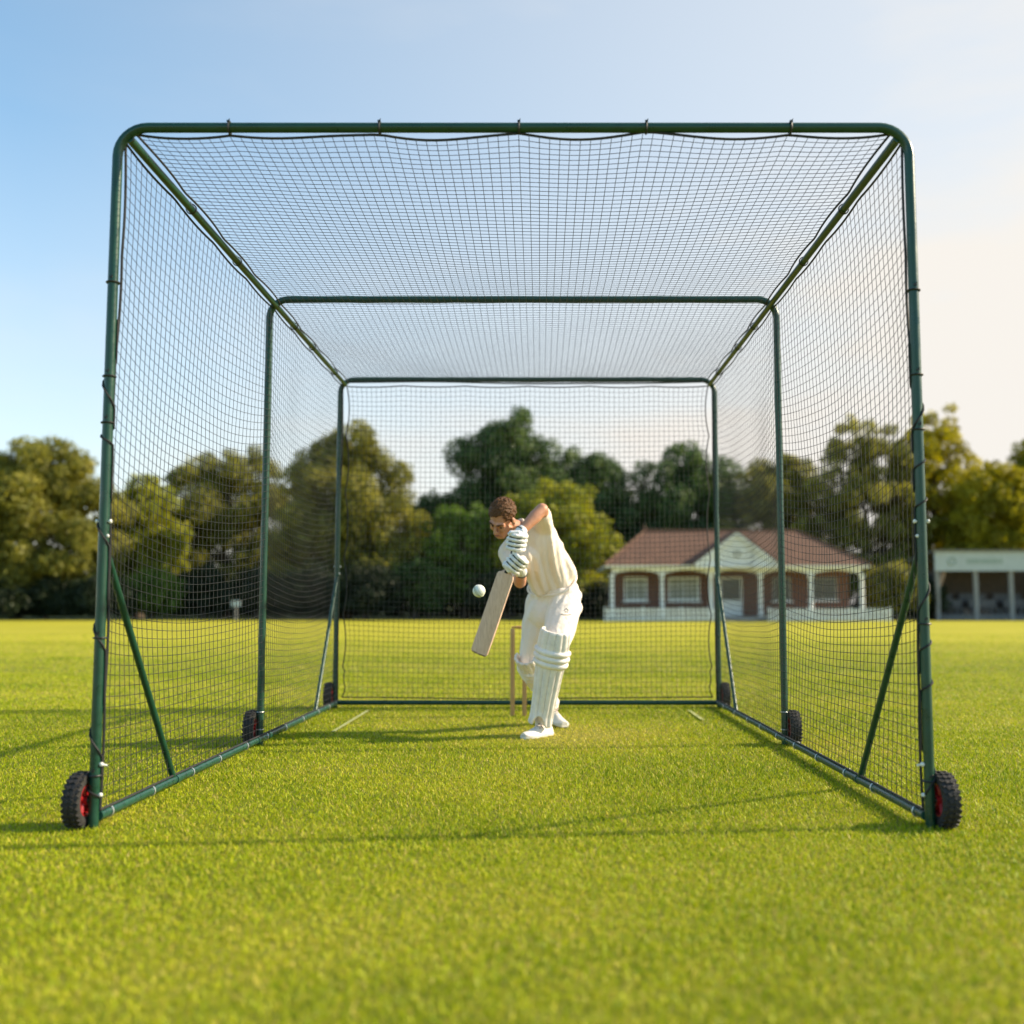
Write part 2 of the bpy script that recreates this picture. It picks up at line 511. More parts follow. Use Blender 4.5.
class MB:
    def __init__(self):
        self.v, self.f = [], []

    def add(self, vs, fs):
        k = len(self.v)
        self.v.extend(Vector(x) for x in vs)
        self.f.extend(tuple(i + k for i in f) for f in fs)
        return self

    def box(self, c, s, rot=None):
        c, h = Vector(c), Vector(s) / 2
        vs = [Vector((x * h.x, y * h.y, z * h.z)) for x in (-1, 1) for y in (-1, 1) for z in (-1, 1)]
        if rot is not None:
            vs = [rot @ q for q in vs]
        return self.add([c + q for q in vs], [(0, 1, 3, 2), (4, 6, 7, 5), (0, 4, 5, 1), (2, 3, 7, 6), (0, 2, 6, 4), (1, 5, 7, 3)])

    def span(self, a, b):
        a, b = Vector(a), Vector(b)
        return self.box((a + b) / 2, b - a)

    def tube(self, pts, r, n=10, closed=False):
        pts = [Vector(p) for p in pts]
        L = len(pts)
        rs = r if isinstance(r, (list, tuple)) else [r] * L
        vs, fs = [], []
        up = None
        for i, p in enumerate(pts):
            if closed:
                d = pts[(i + 1) % L] - pts[i - 1]
            else:
                d = pts[min(i + 1, L - 1)] - pts[max(i - 1, 0)]
            d.normalize()
            if up is None:
                u, w, _ = frame(d)
            else:
                u = (up - d * up.dot(d)).normalized()
                w = d.cross(u)
            up = u
            for k in range(n):
                a = 2 * PI * k / n
                vs.append(p + (u * math.cos(a) + w * math.sin(a)) * rs[i])
        for i in range(L if closed else L - 1):
            j = (i + 1) % L
            for k in range(n):
                k2 = (k + 1) % n
                fs.append((i * n + k, i * n + k2, j * n + k2, j * n + k))
        if not closed:
            fs.append(tuple(range(n - 1, -1, -1)))
            fs.append(tuple((L - 1) * n + k for k in range(n)))
        return self.add(vs, fs)

    def capsule(self, a, b, ra, rb, n=14):
        a, b = Vector(a), Vector(b)
        d = (b - a)
        L = d.length
        d = d / L if L > 1e-6 else Vector((0, 0, 1))
        pts, rs = [], []
        for i in range(5):
            t = PI / 2 * (1 - i / 5)
            pts.append(a - d * ra * math.sin(t)); rs.append(max(ra * math.cos(t), 1e-4))
        pts.append(a); rs.append(ra)
        pts.append(b); rs.append(rb)
        for i in range(1, 6):
            t = PI / 2 * i / 5
            pts.append(b + d * rb * math.sin(t)); rs.append(max(rb * math.cos(t), 1e-4))
        return self.tube(pts, rs, n)

    def chain(self, pts, rs, n=14):
        for i in range(len(pts) - 1):
            self.capsule(pts[i], pts[i + 1], rs[i], rs[i + 1], n)
        return self

    def ball(self, c, r, rot=None, nu=16, nv=10):
        c = Vector(c)
        r = Vector(r) if not isinstance(r, (int, float)) else Vector((r, r, r))
        vs = []
        for j in range(1, nv):
            t = PI * j / nv
            for i in range(nu):
                p = 2 * PI * i / nu
                vs.append(Vector((r.x * math.sin(t) * math.cos(p), r.y * math.sin(t) * math.sin(p), r.z * math.cos(t))))
        vs.append(Vector((0, 0, r.z))); vs.append(Vector((0, 0, -r.z)))
        if rot is not None:
            vs = [rot @ q for q in vs]
        fs = []
        for j in range(nv - 2):
            for i in range(nu):
                i2 = (i + 1) % nu
                fs.append((j * nu + i, (j + 1) * nu + i, (j + 1) * nu + i2, j * nu + i2))
        T, B = (nv - 1) * nu, (nv - 1) * nu + 1
        for i in range(nu):
            i2 = (i + 1) % nu
            fs.append((T, i, i2)); fs.append((B, (nv - 2) * nu + i2, (nv - 2) * nu + i))
        return self.add([c + q for q in vs], fs)

    def loft(self, rings, cap=True):
        n = len(rings[0])
        vs = [q for r_ in rings for q in r_]
        fs = []
        for i in range(len(rings) - 1):
            for k in range(n):
                k2 = (k + 1) % n
                fs.append((i * n + k, i * n + k2, (i + 1) * n + k2, (i + 1) * n + k))
        if cap:
            fs.append(tuple(range(n - 1, -1, -1)))
            fs.append(tuple((len(rings) - 1) * n + k for k in range(n)))
        return self.add(vs, fs)

    def lathe(self, c, axis, prof, n=32):
        """prof: (offset along axis, radius) closed ring profile"""
        u, w, d = frame(axis)
        c = Vector(c)
        vs, fs = [], []
        m_ = len(prof)
        for i in range(n):
            a = 2 * PI * i / n
            e = u * math.cos(a) + w * math.sin(a)
            vs.extend(c + d * h + e * r_ for h, r_ in prof)
        for i in range(n):
            j = (i + 1) % n
            for k in range(m_):
                k2 = (k + 1) % m_
                fs.append((i * m_ + k, j * m_ + k, j * m_ + k2, i * m_ + k2))
        return self.add(vs, fs)

    def prism(self, poly, y0, y1):
        """poly in X,Z extruded from y0 to y1"""
        n = len(poly)
        vs = [(x, y0, z) for x, z in poly] + [(x, y1, z) for x, z in poly]
        fs = [tuple(range(n)), tuple(range(2 * n - 1, n - 1, -1))]
        for i in range(n):
            j = (i + 1) % n
            fs.append((i, i + n, j + n, j))
        return self.add(vs, fs)

    def mesh(self, name, org=Vector((0, 0, 0))):
        me = bpy.data.meshes.new(name)
        me.from_pydata([q - org for q in self.v], [], self.f)
        bm = bmesh.new()
        bm.from_mesh(me)
        bmesh.ops.recalc_face_normals(bm, faces=bm.faces)
        bm.to_mesh(me)
        bm.free()
        me.update()
        return me

    def build(self, name, mat_, parent=None, smooth=False, bevel=0.0, autosmooth=True):
        org = origin(parent) if parent is not None else Vector((0, 0, 0))
        me = self.mesh(name, org)
        o = link_mesh(name, me, mat_, parent, smooth)
        if smooth and autosmooth:
            me.set_sharp_from_angle(angle=R(42))
        if bevel:
            md = o.modifiers.new('bevel', 'BEVEL')
            md.width = bevel
            md.segments = 2
            md.limit_method = 'ANGLE'
        return o

    def fuse(self, name, mat_, parent, voxel=0.006, smooth=4, factor=0.5, post=None):
        """one continuous surface: voxel union of everything collected, relaxed"""
        org = origin(parent)
        me = self.mesh(name + '_raw', org)
        t = bpy.data.objects.new('temp', me)
        COL.objects.link(t)
        md = t.modifiers.new('r', 'REMESH')
        md.mode = 'VOXEL'
        md.voxel_size = voxel
        if smooth:
            s = t.modifiers.new('s', 'SMOOTH')
            s.factor = factor
            s.iterations = smooth
        dg = bpy.context.evaluated_depsgraph_get()
        dg.update()
        me2 = bpy.data.meshes.new_from_object(t.evaluated_get(dg))
        bpy.data.objects.remove(t)
        bpy.data.meshes.remove(me)
        me2.name = name
        if post:
            me2.update()
            nv = len(me2.vertices)
            co = np.empty(nv * 3, dtype=np.float32); me2.vertices.foreach_get('co', co)
            no = np.empty(nv * 3, dtype=np.float32); me2.vertex_normals.foreach_get('vector', no)
            co, no = co.reshape(-1, 3), no.reshape(-1, 3)
            co = post(co, no, np.array(org))
            me2.vertices.foreach_set('co', co.astype(np.float32).ravel())
            me2.update()
        me2.materials.clear()
        return link_mesh(name, me2, mat_, parent, True)


def smoothstep(a, b, x):
    t = np.clip((x - a) / (b - a), 0, 1)
    return t * t * (3 - 2 * t)


# ------------------------------------------------------------------ ground
g = 900
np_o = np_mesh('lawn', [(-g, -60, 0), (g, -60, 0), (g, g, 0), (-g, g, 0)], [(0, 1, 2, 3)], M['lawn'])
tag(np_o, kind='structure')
vg = np_mesh('painted_edge_shade', [(-120, 64, 0.004), (6, 65, 0.004), (60, 60.5, 0.004), (140, 56, 0.004), (300, 500, 0.004), (-300, 500, 0.004)], [(0, 1, 2, 3, 4, 5)], M['edge_shade'])  # sheet over the far lawn edge, painted dark in place of shade
tag(vg, kind='structure')


def crease(name, x, y0, y1):
    w = 0.014
    o = np_mesh(name, [(x - w, y0, 0.012), (x + w, y0, 0.012), (x + w, y1, 0.012), (x - w, y1, 0.012)], [(0, 1, 2, 3)], M['line'])
    tag(o, kind='structure')


crease('crease_marking', -1.44, 7.45, 8.95)
crease('crease_marking', 1.25, 8.2, 8.95)


def grass_blades():
    Vs, Fs, Ts = [], [], []
    base = 0
    bands = [(1.9, 3.0, 15000, 1.0), (3.0, 4.2, 13500, 1.0), (4.2, 5.6, 10500, 1.1), (5.6, 7.5, 6500, 1.3), (7.5, 10, 3600, 1.6), (10, 14, 1700, 2.2), (14, 20, 560, 3.4), (20, 26, 200, 4.5), (26, 33, 70, 5.5)]
    for y0, y1, dens, wf in bands:
        xl = lambda y: -(PX0 + 60) / F * y * 1.02 - 0.3
        xr = lambda y: (1024 - PX0 + 60) / F * y * 1.02 + 0.3
        W = xr(y1) - xl(y1)
        n = int(dens * (y1 - y0) * W)
        y = RNG.uniform(y0, y1, n)
        x = RNG.uniform(xl(y1), xr(y1), n)
        keep = (x > xl(y)) & (x < xr(y))
        # worn patch where the batter stands, cleared strips over the painted lines
        worn = np.exp(-(((x - 0.22) / 0.42) ** 2 + ((y - 7.35) / 0.5) ** 2))
        keep &= RNG.uniform(0, 1, n) > worn * 0.62
        line = ((np.abs(x + 1.44) < 0.03) & (y > 7.45) & (y < 8.95)) | ((np.abs(x - 1.25) < 0.03) & (y > 7.9) & (y < 8.95))
        keep &= ~(line & (RNG.uniform(0, 1, n) < 0.60))
        x, y, worn = x[keep], y[keep], worn[keep]
        n = len(x)
        patch = 0.5 * np.sin(x * 0.8 + 1.1) * np.sin(y * 1.4 + 0.5 * x) + 0.8 * (np.sin(x * 1.9 + 1.3 * np.sin(y * 1.1)) * np.sin(y * 2.3 + 1.7 * np.sin(x * 0.9 + 2)) + 0.6 * np.sin(x * 5.1 + 2 * np.sin(y * 3.7)) * np.sin(y * 4.3 + x))
        h = RNG.uniform(0.009, 0.020, n) * (1 + 0.16 * patch)
        h *= np.where(RNG.uniform(0, 1, n) < 0.04, 1.5, 1.0)
        w = RNG.uniform(0.0011, 0.0022, n) * wf
        az = RNG.uniform(0, 2 * PI, n)
        face = RNG.uniform(0, 2 * PI, n)
        lean = RNG.uniform(0.2, 1.5, n) * h
        dx, dy = np.cos(az) * lean, np.sin(az) * lean
        wx, wy = np.cos(face) * w, np.sin(face) * w
        v = np.empty((n, 5, 3))
        v[:, 0] = np.stack([x - wx, y - wy, np.full(n, -0.002)], 1)
        v[:, 1] = np.stack([x + wx, y + wy, np.full(n, -0.002)], 1)
        v[:, 2] = np.stack([x + dx * 0.35 + wx * 0.8, y + dy * 0.35 + wy * 0.8, h * 0.6], 1)
        v[:, 3] = np.stack([x + dx * 0.35 - wx * 0.8, y + dy * 0.35 - wy * 0.8, h * 0.6], 1)
        v[:, 4] = np.stack([x + dx, y + dy, h], 1)
        i0 = base + np.arange(n) * 5
        f = np.concatenate([np.stack([i0, i0 + 1, i0 + 2], 1), np.stack([i0, i0 + 2, i0 + 3], 1), np.stack([i0 + 3, i0 + 2, i0 + 4], 1)])
        strip = np.exp(-(((x + 0.1) / 1.0) ** 4 + ((y - 6.6) / 2.3) ** 4))
        t = np.clip(RNG.normal(0.42, 0.24, n) - 0.15 * patch + worn * 0.4 + 0.10 * strip, 0, 0.9)
        dry = RNG.uniform(0, 1, n) < 0.085 + 0.05 * (patch < -0.6) + 0.35 * worn + 0.05 * strip
        t = np.where(dry, RNG.uniform(0.85, 1.0, n), t)
        Vs.append(v.reshape(-1, 3)); Fs.append(f); Ts.append(np.repeat(t, 5))
        base += n * 5
    o = np_mesh('grass', np.concatenate(Vs), np.concatenate(Fs), M['blade'], None, np.concatenate(Ts))
    tag(o, 'short mown yellow green grass covering the cricket ground', 'grass', kind='stuff')


grass_blades()

# ------------------------------------------------------------------ batting cage
CX = -0.11
XL, XR = -1.780, 1.556
Y1, Y2, Y3 = 4.295, 6.80, 9.27
H = 2.893
TR = 0.0208
cage = thing('batting_cage', 'green tubular batting cage on six wheels hung with black netting around the batter', 'batting cage', (CX, 6.8, 0))


def arc(c, r, a0, a1, ux, uz, n=8):
    return [Vector(c) + Vector(ux) * r * math.cos(a0 + (a1 - a0) * i / n) + Vector(uz) * r * math.sin(a0 + (a1 - a0) * i / n) for i in range(n + 1)]


def hoop_path(y, zb=-0.005, r=0.125):
    X, Z = (1, 0, 0), (0, 0, 1)
    p = [Vector((XL, y, zb)), Vector((XL, y, H - r))]
    p += arc((XL + r, y, H - r), r, PI, PI / 2, X, Z)[1:]
    p += [Vector((XR - r, y, H))]
    p += arc((XR - r, y, H - r), r, PI / 2, 0, X, Z)[1:]
    p += [Vector((XR, y, zb))]
    return p


def straight(a, b, n=2):
    a, b = Vector(a), Vector(b)
    return [a.lerp(b, i / (n - 1)) for i in range(n)]


for y, r_ in ((Y1, TR), (Y2, TR * 1.08), (Y3, TR * 1.08)):
    MB().tube(hoop_path(y), r_, 16).build('hoop', M['green'], cage, True)
for x, s in ((XL, 1), (XR, -1)):
    xt = x + s * 0.045
    MB().tube(straight((xt, Y1, H - 0.045), (xt, Y3, H - 0.045)), TR * 0.9, 14).build('roof_rail', M['green'], cage, True)
    b = MB().tube(straight((x + s * 0.012, Y1 + 0.02, 0.045), (x + s * 0.012, Y3 + 0.03, 0.045)), TR * 0.95, 14)
    rail = b.build('ground_rail', M['green_rail'], cage, True)
    for yc in (Y1 + 0.9, Y2 - 0.12, Y2 + 0.14, Y3 - 0.8):
        MB().tube(straight((x + s * 0.012, yc, 0.045), (x + s * 0.012, yc + 0.05, 0.045)), TR * 1.12, 14).build('sleeve', M['green_rail'], rail, True)
    for ya, yb in ((Y1, Y1 + 0.88), (Y3, Y3 - 0.86)):
        MB().tube(straight((x, ya, 1.14), (x + s * 0.012, yb, 0.06)), TR * 0.72, 12).build('brace', M['green'], cage, True)
        m_ = MB().tube(straight((x - TR - 0.006, ya - 0.004, 1.225), (x + TR + 0.006, ya - 0.004, 1.225)), 0.005, 8)
        for q in (-1, 1):
            m_.ball((x + q * (TR + 0.007), ya - 0.004, 1.225), (0.007, 0.009, 0.009), None, 10, 6)
        m_.build('bolt', M['bolt'], cage, True)
        MB().ball((x + s * 0.020, ya - 0.008, 1.165), 0.0075, None, 10, 6).build('bolt', M['bolt'], cage, True)
MB().tube(straight((XL, Y3 + 0.01, 0.045), (XR, Y3 + 0.01, 0.045)), TR, 14).build('ground_rail', M['green'], cage, True)


def ring_tie(name, c, axis, r, mat_, parent=None, w=0.006, knot=True):
    u, v, d = frame(axis)
    m_ = MB()
    pts = [Vector(c) + (u * math.cos(2 * PI * i / 14) + v * math.sin(2 * PI * i / 14)) * r for i in range(14)]
    m_.tube(pts, w, 6, True)
    if knot:
        kd = Vector((0, -0.7, 0.7)).normalized()
        m_.box(Vector(c) + kd * (r + 0.003), (0.012, 0.010, 0.008))
        m_.tube([Vector(c) + kd * r, Vector(c) + kd * (r + 0.012) + Vector((0.006, 0, 0.002))], 0.002, 5)
    return m_.build(name, mat_, parent or cage, True)


TIES_TOP = [P(px, 128, 4.3).x for px in (230, 380, 519, 646, 790)]
for x in TIES_TOP:
    ring_tie('cable_tie', (x, Y1, H), (1, 0, 0), TR + 0.004, M['tie_black'], w=0.005)
for x in (XL, XR):
    s = 1 if x < 0 else -1
    for z in (0.22, 0.78, 1.62, 1.86, 2.22):
        ring_tie('cable_tie', (x, Y1, z + random.uniform(-.04, .04)), (0, 0, 1), TR + 0.004, M['tie_black'], w=0.004)
    for y in np.arange(Y1 + 0.13, Y3, 0.50):
        ring_tie('rail_clip', (x + s * 0.012, y + random.uniform(-.05, .05), 0.045), (0, 1, 0), TR + 0.0015, M['tie_white'], w=0.0035)
    for y in (Y1 + .8, Y1 + 1.6, Y2 + .5, Y2 + 1.1, Y3 - .5):
        ring_tie('cable_tie', (x + s * 0.045, y, H - 0.045), (0, 1, 0), TR + 0.004, M['tie_black'], w=0.0035)
    for zc in (0.10, 0.21):
        ring_tie('rail_clip', (x, Y2, zc), (0, 0, 1), TR + 0.002, M['tie_white'], w=0.0035, knot=False)
    for zb in (0.13, 0.25):
        m_ = MB().ball((x + s * (TR + 0.006), Y1 - 0.004, zb), (0.010, 0.009, 0.009), None, 10, 6)
        if zb > 0.2:
            m_.tube([(x + s * TR, Y1 - 0.004, zb), (x + s * (TR + 0.024), Y1 + 0.01, zb - 0.006)], 0.0045, 6)
        m_.build('bolt', M['bolt'], cage, True)
    # black cord laced round the front post
    pts = []
    z = 0.12
    while z < 1.95:
        seg = 0.16 if random.random() < 0.55 else 0.42
        turns = 1.0
        for i in range(10):
            t = i / 10
            a = 2 * PI * turns * t + PI
            rr = TR + 0.004
            pts.append(Vector((x + math.cos(a) * rr * (-s), Y1 + math.sin(a) * rr, z + seg * 0.5 * t)))
        for i in range(4):
            pts.append(Vector((x + s * (TR + 0.004), Y1 + 0.004, z + seg * (0.5 + 0.125 * i))))
        z += seg
    MB().tube(pts, 0.0042, 6).build('lacing_cord', M['rope'], cage, True)


# wheels
def wheel(x, y, s):
    """s: +1 wheel on the outside to the right, -1 to the left"""
    Rw, Ww = 0.128, 0.066
    y += 0.0
    c = Vector((x + s * 0.053, y, Rw * 0.9 - 0.006))
    ax = Vector((1, 0, 0))
    hub = MB().tube([Vector((x, y, c.z)), c + ax * s * 0.045], 0.011, 10)
    hub.tube([Vector((x, y + 0.045, c.z)), Vector((x, y - 0.012, c.z))], 0.014, 10)
    w = hub.build('wheel', M['hub'], cage, True, 0.003)
    prof = []
    for i in range(17):
        a = PI * (i / 16) - PI / 2
        # rounded-square tyre section
        hx = math.sin(a); rr = math.cos(a)
        hx = math.copysign(abs(hx) ** 0.7, hx); rr = abs(rr) ** 0.6
        prof.append((hx * Ww / 2, 0.078 + rr * 0.031))
    prof += [(Ww / 2 * 0.8, 0.064), (-Ww / 2 * 0.8, 0.064)]
    t = MB().lathe(c, ax, prof, 48)
    n = 26
    for i in range(n):
        for k, hx in enumerate((-0.026, -0.0095, 0.0095, 0.026)):
            a = 2 * PI * (i + (0.5 if k in (1, 2) else 0.0)) / n
            e = Vector((0, math.cos(a), math.sin(a)))
            rr = 0.1095 if k in (1, 2) else 0.1030
            rot = Matrix(((1, 0, 0), (0, -math.sin(a), math.cos(a)), (0, math.cos(a), math.sin(a))))
            tw = Matrix.Rotation((0.5 if k in (0, 1) else -0.5), 3, e)
            t.box(c + e * rr + ax * hx, (0.0145, 0.015, 0.0085), tw @ rot)
    t.build('tyre', M['tyre'], w, True)
    rim = MB().lathe(c, ax, [(-0.026, 0.066), (0.026, 0.066), (0.026, 0.058), (0.008, 0.051), (0.008, 0.02), (0.03, 0.02), (0.03, 0.012), (-0.03, 0.012), (-0.03, 0.02), (-0.008, 0.02), (-0.008, 0.051), (-0.026, 0.058)], 36)
    for i in range(5):
        a = 2 * PI * i / 5 + 0.3
        e = Vector((0, math.cos(a), math.sin(a)))
        rim.capsule(c + e * 0.022 - ax * s * 0.012, c + e * 0.054 - ax * s * 0.018, 0.012, 0.009, 8)
    rim.build('rim', M['rim'], w, True)


for y in (Y1, Y2, Y3):
    wheel(XL, y, -1)
    wheel(XR, y, 1)


# nets
def net_panel(G, nvec, rad, rope_w=0.0055, knots=False, rope_sides=(1, 1, 1, 1)):
    """G[ns,nt,3] world crossing points"""
    ns, nt_ = G.shape[:2]
    nvec = np.array(nvec, dtype=float)
    V, Fc = [], []
    base = 0
    for axis in (0, 1):
        A = G if axis == 0 else G.transpose(1, 0, 2)     # A[strand, along]
        d = A[:, -1] - A[:, 0]
        d = d / np.linalg.norm(d, axis=1, keepdims=True)
        b_ = np.cross(d, nvec)
        b_ /= np.linalg.norm(b_, axis=1, keepdims=True)
        n_ = np.cross(b_, d)
        rr = rad
        offs = np.stack([n_ * rr, b_ * rr, -n_ * rr, -b_ * rr], 1)      # strand,4,3
        S, L = A.shape[:2]
        v = A[:, :, None, :] + offs[:, None, :, :] + (nvec * rad * 0.8 * (1 if axis else -1))
        idx = base + np.arange(S * L * 4).reshape(S, L, 4)
        for k in range(4):
            k2 = (k + 1) % 4
            Fc.append(np.stack([idx[:, :-1, k], idx[:, :-1, k2], idx[:, 1:, k2], idx[:, 1:, k]], -1).reshape(-1, 4))
        V.append(v.reshape(-1, 3))
        base += S * L * 4
    o = np_mesh('net', np.concatenate(V), np.concatenate(Fc), M['net'], cage)
    m_ = MB()
    for use, line in zip(rope_sides, (G[0], G[-1], G[:, 0], G[:, -1])):
        if use:
            m_.tube([Vector(q) for q in line], rope_w, 6)
    m_.build('border_rope', M['rope'], o, True)
    return o


CELL = 0.045


def wob(a, b, k):
    return np.sin(a * 2.1 + k) * np.sin(b * 1.7 + 2 * k) + 0.5 * np.sin(a * 4.7 + 3 * k) * np.sin(b * 3.9 + k)


def scallop(t, ties, depth):
    """sag between consecutive ties; t array"""
    out = np.zeros_like(t)
    for a, b in zip(ties[:-1], ties[1:]):
        m_ = (t >= a) & (t <= b)
        q = (t[m_] - a) / (b - a)
        out[m_] = 4 * q * (1 - q) * depth
    return out


def side_net(x, s, k):
    ny, nz_ = int((Y3 - Y1) / 0.064) + 1, 63
    y = np.linspace(Y1 + 0.012, Y3 - 0.012, ny)
    z = np.linspace(0.070, H - 0.058, nz_)
    Yg, Zg = np.meshgrid(y, z, indexing='ij')
    bay = np.where(Yg < Y2, (Yg - Y1) / (Y2 - Y1), (Yg - Y2) / (Y3 - Y2))
    dip = 4 * bay * (1 - bay)
    zn = Zg / H
    # the cloth hangs: rows sink towards the middle of each bay
    sag = (0.115 * smoothstep(0.02, 0.5, zn) - 0.112 * smoothstep(0.66, 0.985, zn)) * dip ** 0.9
    tie_y = np.concatenate([np.linspace(Y1, Y2, 5), np.linspace(Y2, Y3, 5)[1:]])
    sag += scallop(Yg, tie_y, 0.013) * smoothstep(0.80, 1.0, zn)
    Zd = Zg - sag + 0.010 * wob(Yg, Zg, k) * np.sin(PI * zn)
    Xd = x + s * 0.024 + (-s) * (0.07 * dip * np.sin(PI * zn)) + 0.015 * wob(Yg * 1.3, Zg, k + 1) * np.sin(PI * zn)
    # edges pulled in between lacing points on the posts
    edge = np.exp(-(Yg - Y1) / 0.10)
    tz = np.linspace(0.07, H - 0.08, 7)
    Yd = Yg + edge * scallop(Zg, tz, 0.012) + 0.006 * wob(Yg * 2, Zg * 2, k + 2)
    net_panel(np.stack([Xd, Yd, Zd], -1), (1, 0, 0), 0.00148)


side_net(XL, 1, 0.4)
side_net(XR, -1, 1.7)

# roof net
nx, ny = int((XR - XL) / CELL), int((Y3 - Y1) / CELL) + 1
x = np.linspace(XL + 0.070, XR - 0.070, nx)
y = np.linspace(Y1 + 0.015, Y3 - 0.015, ny)
Xg, Yg = np.meshgrid(x, y, indexing='ij')
ties_x = np.array([XL + 0.070] + TIES_TOP + [XR - 0.070])
bay = np.where(Yg < Y2, (Yg - Y1) / (Y2 - Y1), (Yg - Y2) / (Y3 - Y2))
xn = (Xg - XL) / (XR - XL)
dip = np.sin(PI * xn) ** 0.7 * (4 * bay * (1 - bay)) ** 0.7
edge = np.exp(-np.abs(Yg - Y1) / 0.25)
Zd = H - 0.030 + 0.012 * edge - 0.055 * dip - edge * scallop(Xg, ties_x, 0.019) + 0.008 * wob(Xg, Yg, 0.9)
tie_y = np.concatenate([np.linspace(Y1, Y2, 5), np.linspace(Y2, Y3, 5)[1:]])
ex = np.exp(-(Xg - XL) / 0.2) - np.exp(-(XR - Xg) / 0.2)
Xd = Xg + ex * scallop(Yg, tie_y, 0.02)
Yd = Yg + edge * 0.02 * np.sin(Xg * 9) * np.sin(PI * xn)
net_panel(np.stack([Xd, Yd, Zd], -1), (0, 0, 1), 0.00148)

# back net
x = np.linspace(XL + 0.05, XR - 0.05, nx)
z = np.linspace(0.085, H - 0.05, 63)
Xg, Zg = np.meshgrid(x, z, indexing='ij')
xn, zn = (Xg - XL) / (XR - XL), Zg / H
Zd = Zg - 0.035 * np.sin(PI * xn) * np.sin(PI * np.clip(zn, 0, 1)) + 0.006 * wob(Xg, Zg, 2.2) - 0.012 * scallop(Xg, np.linspace(XL, XR, 7), 1.0) * smoothstep(0.85, 1, zn)
Yd = Y3 + 0.03 + 0.05 * np.sin(PI * xn) * np.sin(PI * zn) + 0.01 * wob(Xg, Zg, 1.1)
Xd = Xg + (np.exp(-(Xg - XL) / 0.15) - np.exp(-(XR - Xg) / 0.15)) * scallop(Zg, np.array([0.08, 0.25, 0.33, 0.8, 1.3, 1.9, 2.4, 2.86]), 0.04)
net_panel(np.stack([Xd, Yd, Zd], -1), (0, 1, 0), 0.00148)

# ------------------------------------------------------------------ stumps, bail, ball, bat
SY = 8.55
stump_labels = ['bare wooden stump standing alone to the left of the other stumps', 'wooden stump just left of the batter\'s back pad, under the bail', 'wooden stump hidden close behind the batter\'s padded legs']
for k in range(3):
    sx_ = P(512.5 + 12 * k, 717, SY).x
    m_ = MB()
    m_.tube([(sx_, SY, -0.05), (sx_, SY, 0.66), (sx_, SY, 0.692), (sx_, SY, 0.70)], [0.0185, 0.0185, 0.017, 0.011], 14)
    o = m_.build('stump', M['stump'], None, True)
    tag(o, stump_labels[k], 'stump', 'stumps of the wicket behind the batter')
for k in range(2):
    xa, xb = P(512.5 + 12 * k, 627, SY).x + 0.004, P(512.5 + 12 * (k + 1), 627, SY).x - 0.004
    zz = 0.711
    m_ = MB().tube([(xa - 0.012 * (k == 0), SY, zz), (xa + 0.02, SY, zz), (xa + 0.022, SY, zz), (xb - 0.022, SY, zz), (xb - 0.02, SY, zz), (xb + 0.012 * (k == 1), SY, zz)], [0.008, 0.008, 0.013, 0.013, 0.008, 0.008], 10)
    o = m_.build('bail', M['stump'], None, True)
    tag(o, ['wooden bail bridging the two stumps left of the batter', 'wooden bail behind the batter, resting on the rightmost stump'][k], 'bail', 'bails on the stumps')

bc = P(479, 591, 6.0)
ball = thing('cricket_ball', 'white leather cricket ball in mid air beside the bat', 'ball', bc)
MB().ball(bc, 0.0362, None, 32, 20).build('cover', M['ball'], ball, True)
m_ = MB()
bd = Vector((0.75, -0.45, 0.5))
u, v, d = frame(bd)
for off in (-0.0045, 0, 0.0045):
    rr = math.sqrt(0.0366 ** 2 - off * off)
    m_.tube([bc + d * off + (u * math.cos(2 * PI * i / 48) + v * math.sin(2 * PI * i / 48)) * rr for i in range(48)], 0.0011, 5, True)
m_.build('seam', M['seam'], ball, True)

# bat: blade from (506,573) to (478.5,653)
B_top, B_toe = P(506.2, 573, 6.86), P(478.6, 653.5, 6.98)
b_ax = (B_top - B_toe).normalized()                 # up the bat
b_face = Vector((-0.02, -1, -0.05)); b_face = (b_face - b_ax * b_face.dot(b_ax)).normalized()
b_face = Quaternion(b_ax, R(-15)) @ b_face           # turned so its right edge catches the sun
b_side = b_ax.cross(b_face).normalized()
bat = thing('cricket_bat', 'pale willow cricket bat with black grip, blade angled down in the batter\'s gloves', 'bat', B_toe)
BL = (B_top - B_toe).length


def bat_ring(h, w, edge, spine):
    c = B_toe + b_ax * h
    pts = [(-w, 0.003), (-w * 0.6, 0.008), (0, 0.010), (w * 0.6, 0.008), (w, 0.003), (w, 0.003 - edge), (w * 0.5, -edge - (spine - edge) * 0.4), (0, -spine), (-w * 0.5, -edge - (spine - edge) * 0.4), (-w, 0.003 - edge)]
    return [c + b_side * a + b_face * b_ for a, b_ in pts]


W2 = 0.058
rings = []
for t, wf, e_, sp in ((0.0, 0.80, 0.014, 0.02), (0.008, 0.93, 0.018, 0.024), (0.03, 1.0, 0.021, 0.028), (0.25, 1.0, 0.027, 0.045), (0.45, 1.0, 0.026, 0.048), (0.75, 1.0, 0.021, 0.034), (0.955, 1.0, 0.018, 0.026), (0.985, 0.9, 0.017, 0.025), (1.0, 0.62, 0.015, 0.022), (1.03, 0.33, 0.013, 0.019)):
    rings.append(bat_ring(t * BL, W2 * wf, e_, sp))
MB().loft(rings).build('blade', M['bat'], bat, True)
MB().loft([bat_ring(t * BL, W2 * wf, e_, sp) for t, wf, e_, sp in ((-0.006, 0.78, 0.015, 0.021), (0.007, 0.945, 0.0195, 0.0255))]).build('toe_guard', M['toe'], bat, True)
hb = B_toe + b_ax * BL * 1.0 - b_face * 0.004
HL = 0.268
h_pts = [hb + b_ax * (HL * i / 30) for i in range(31)]
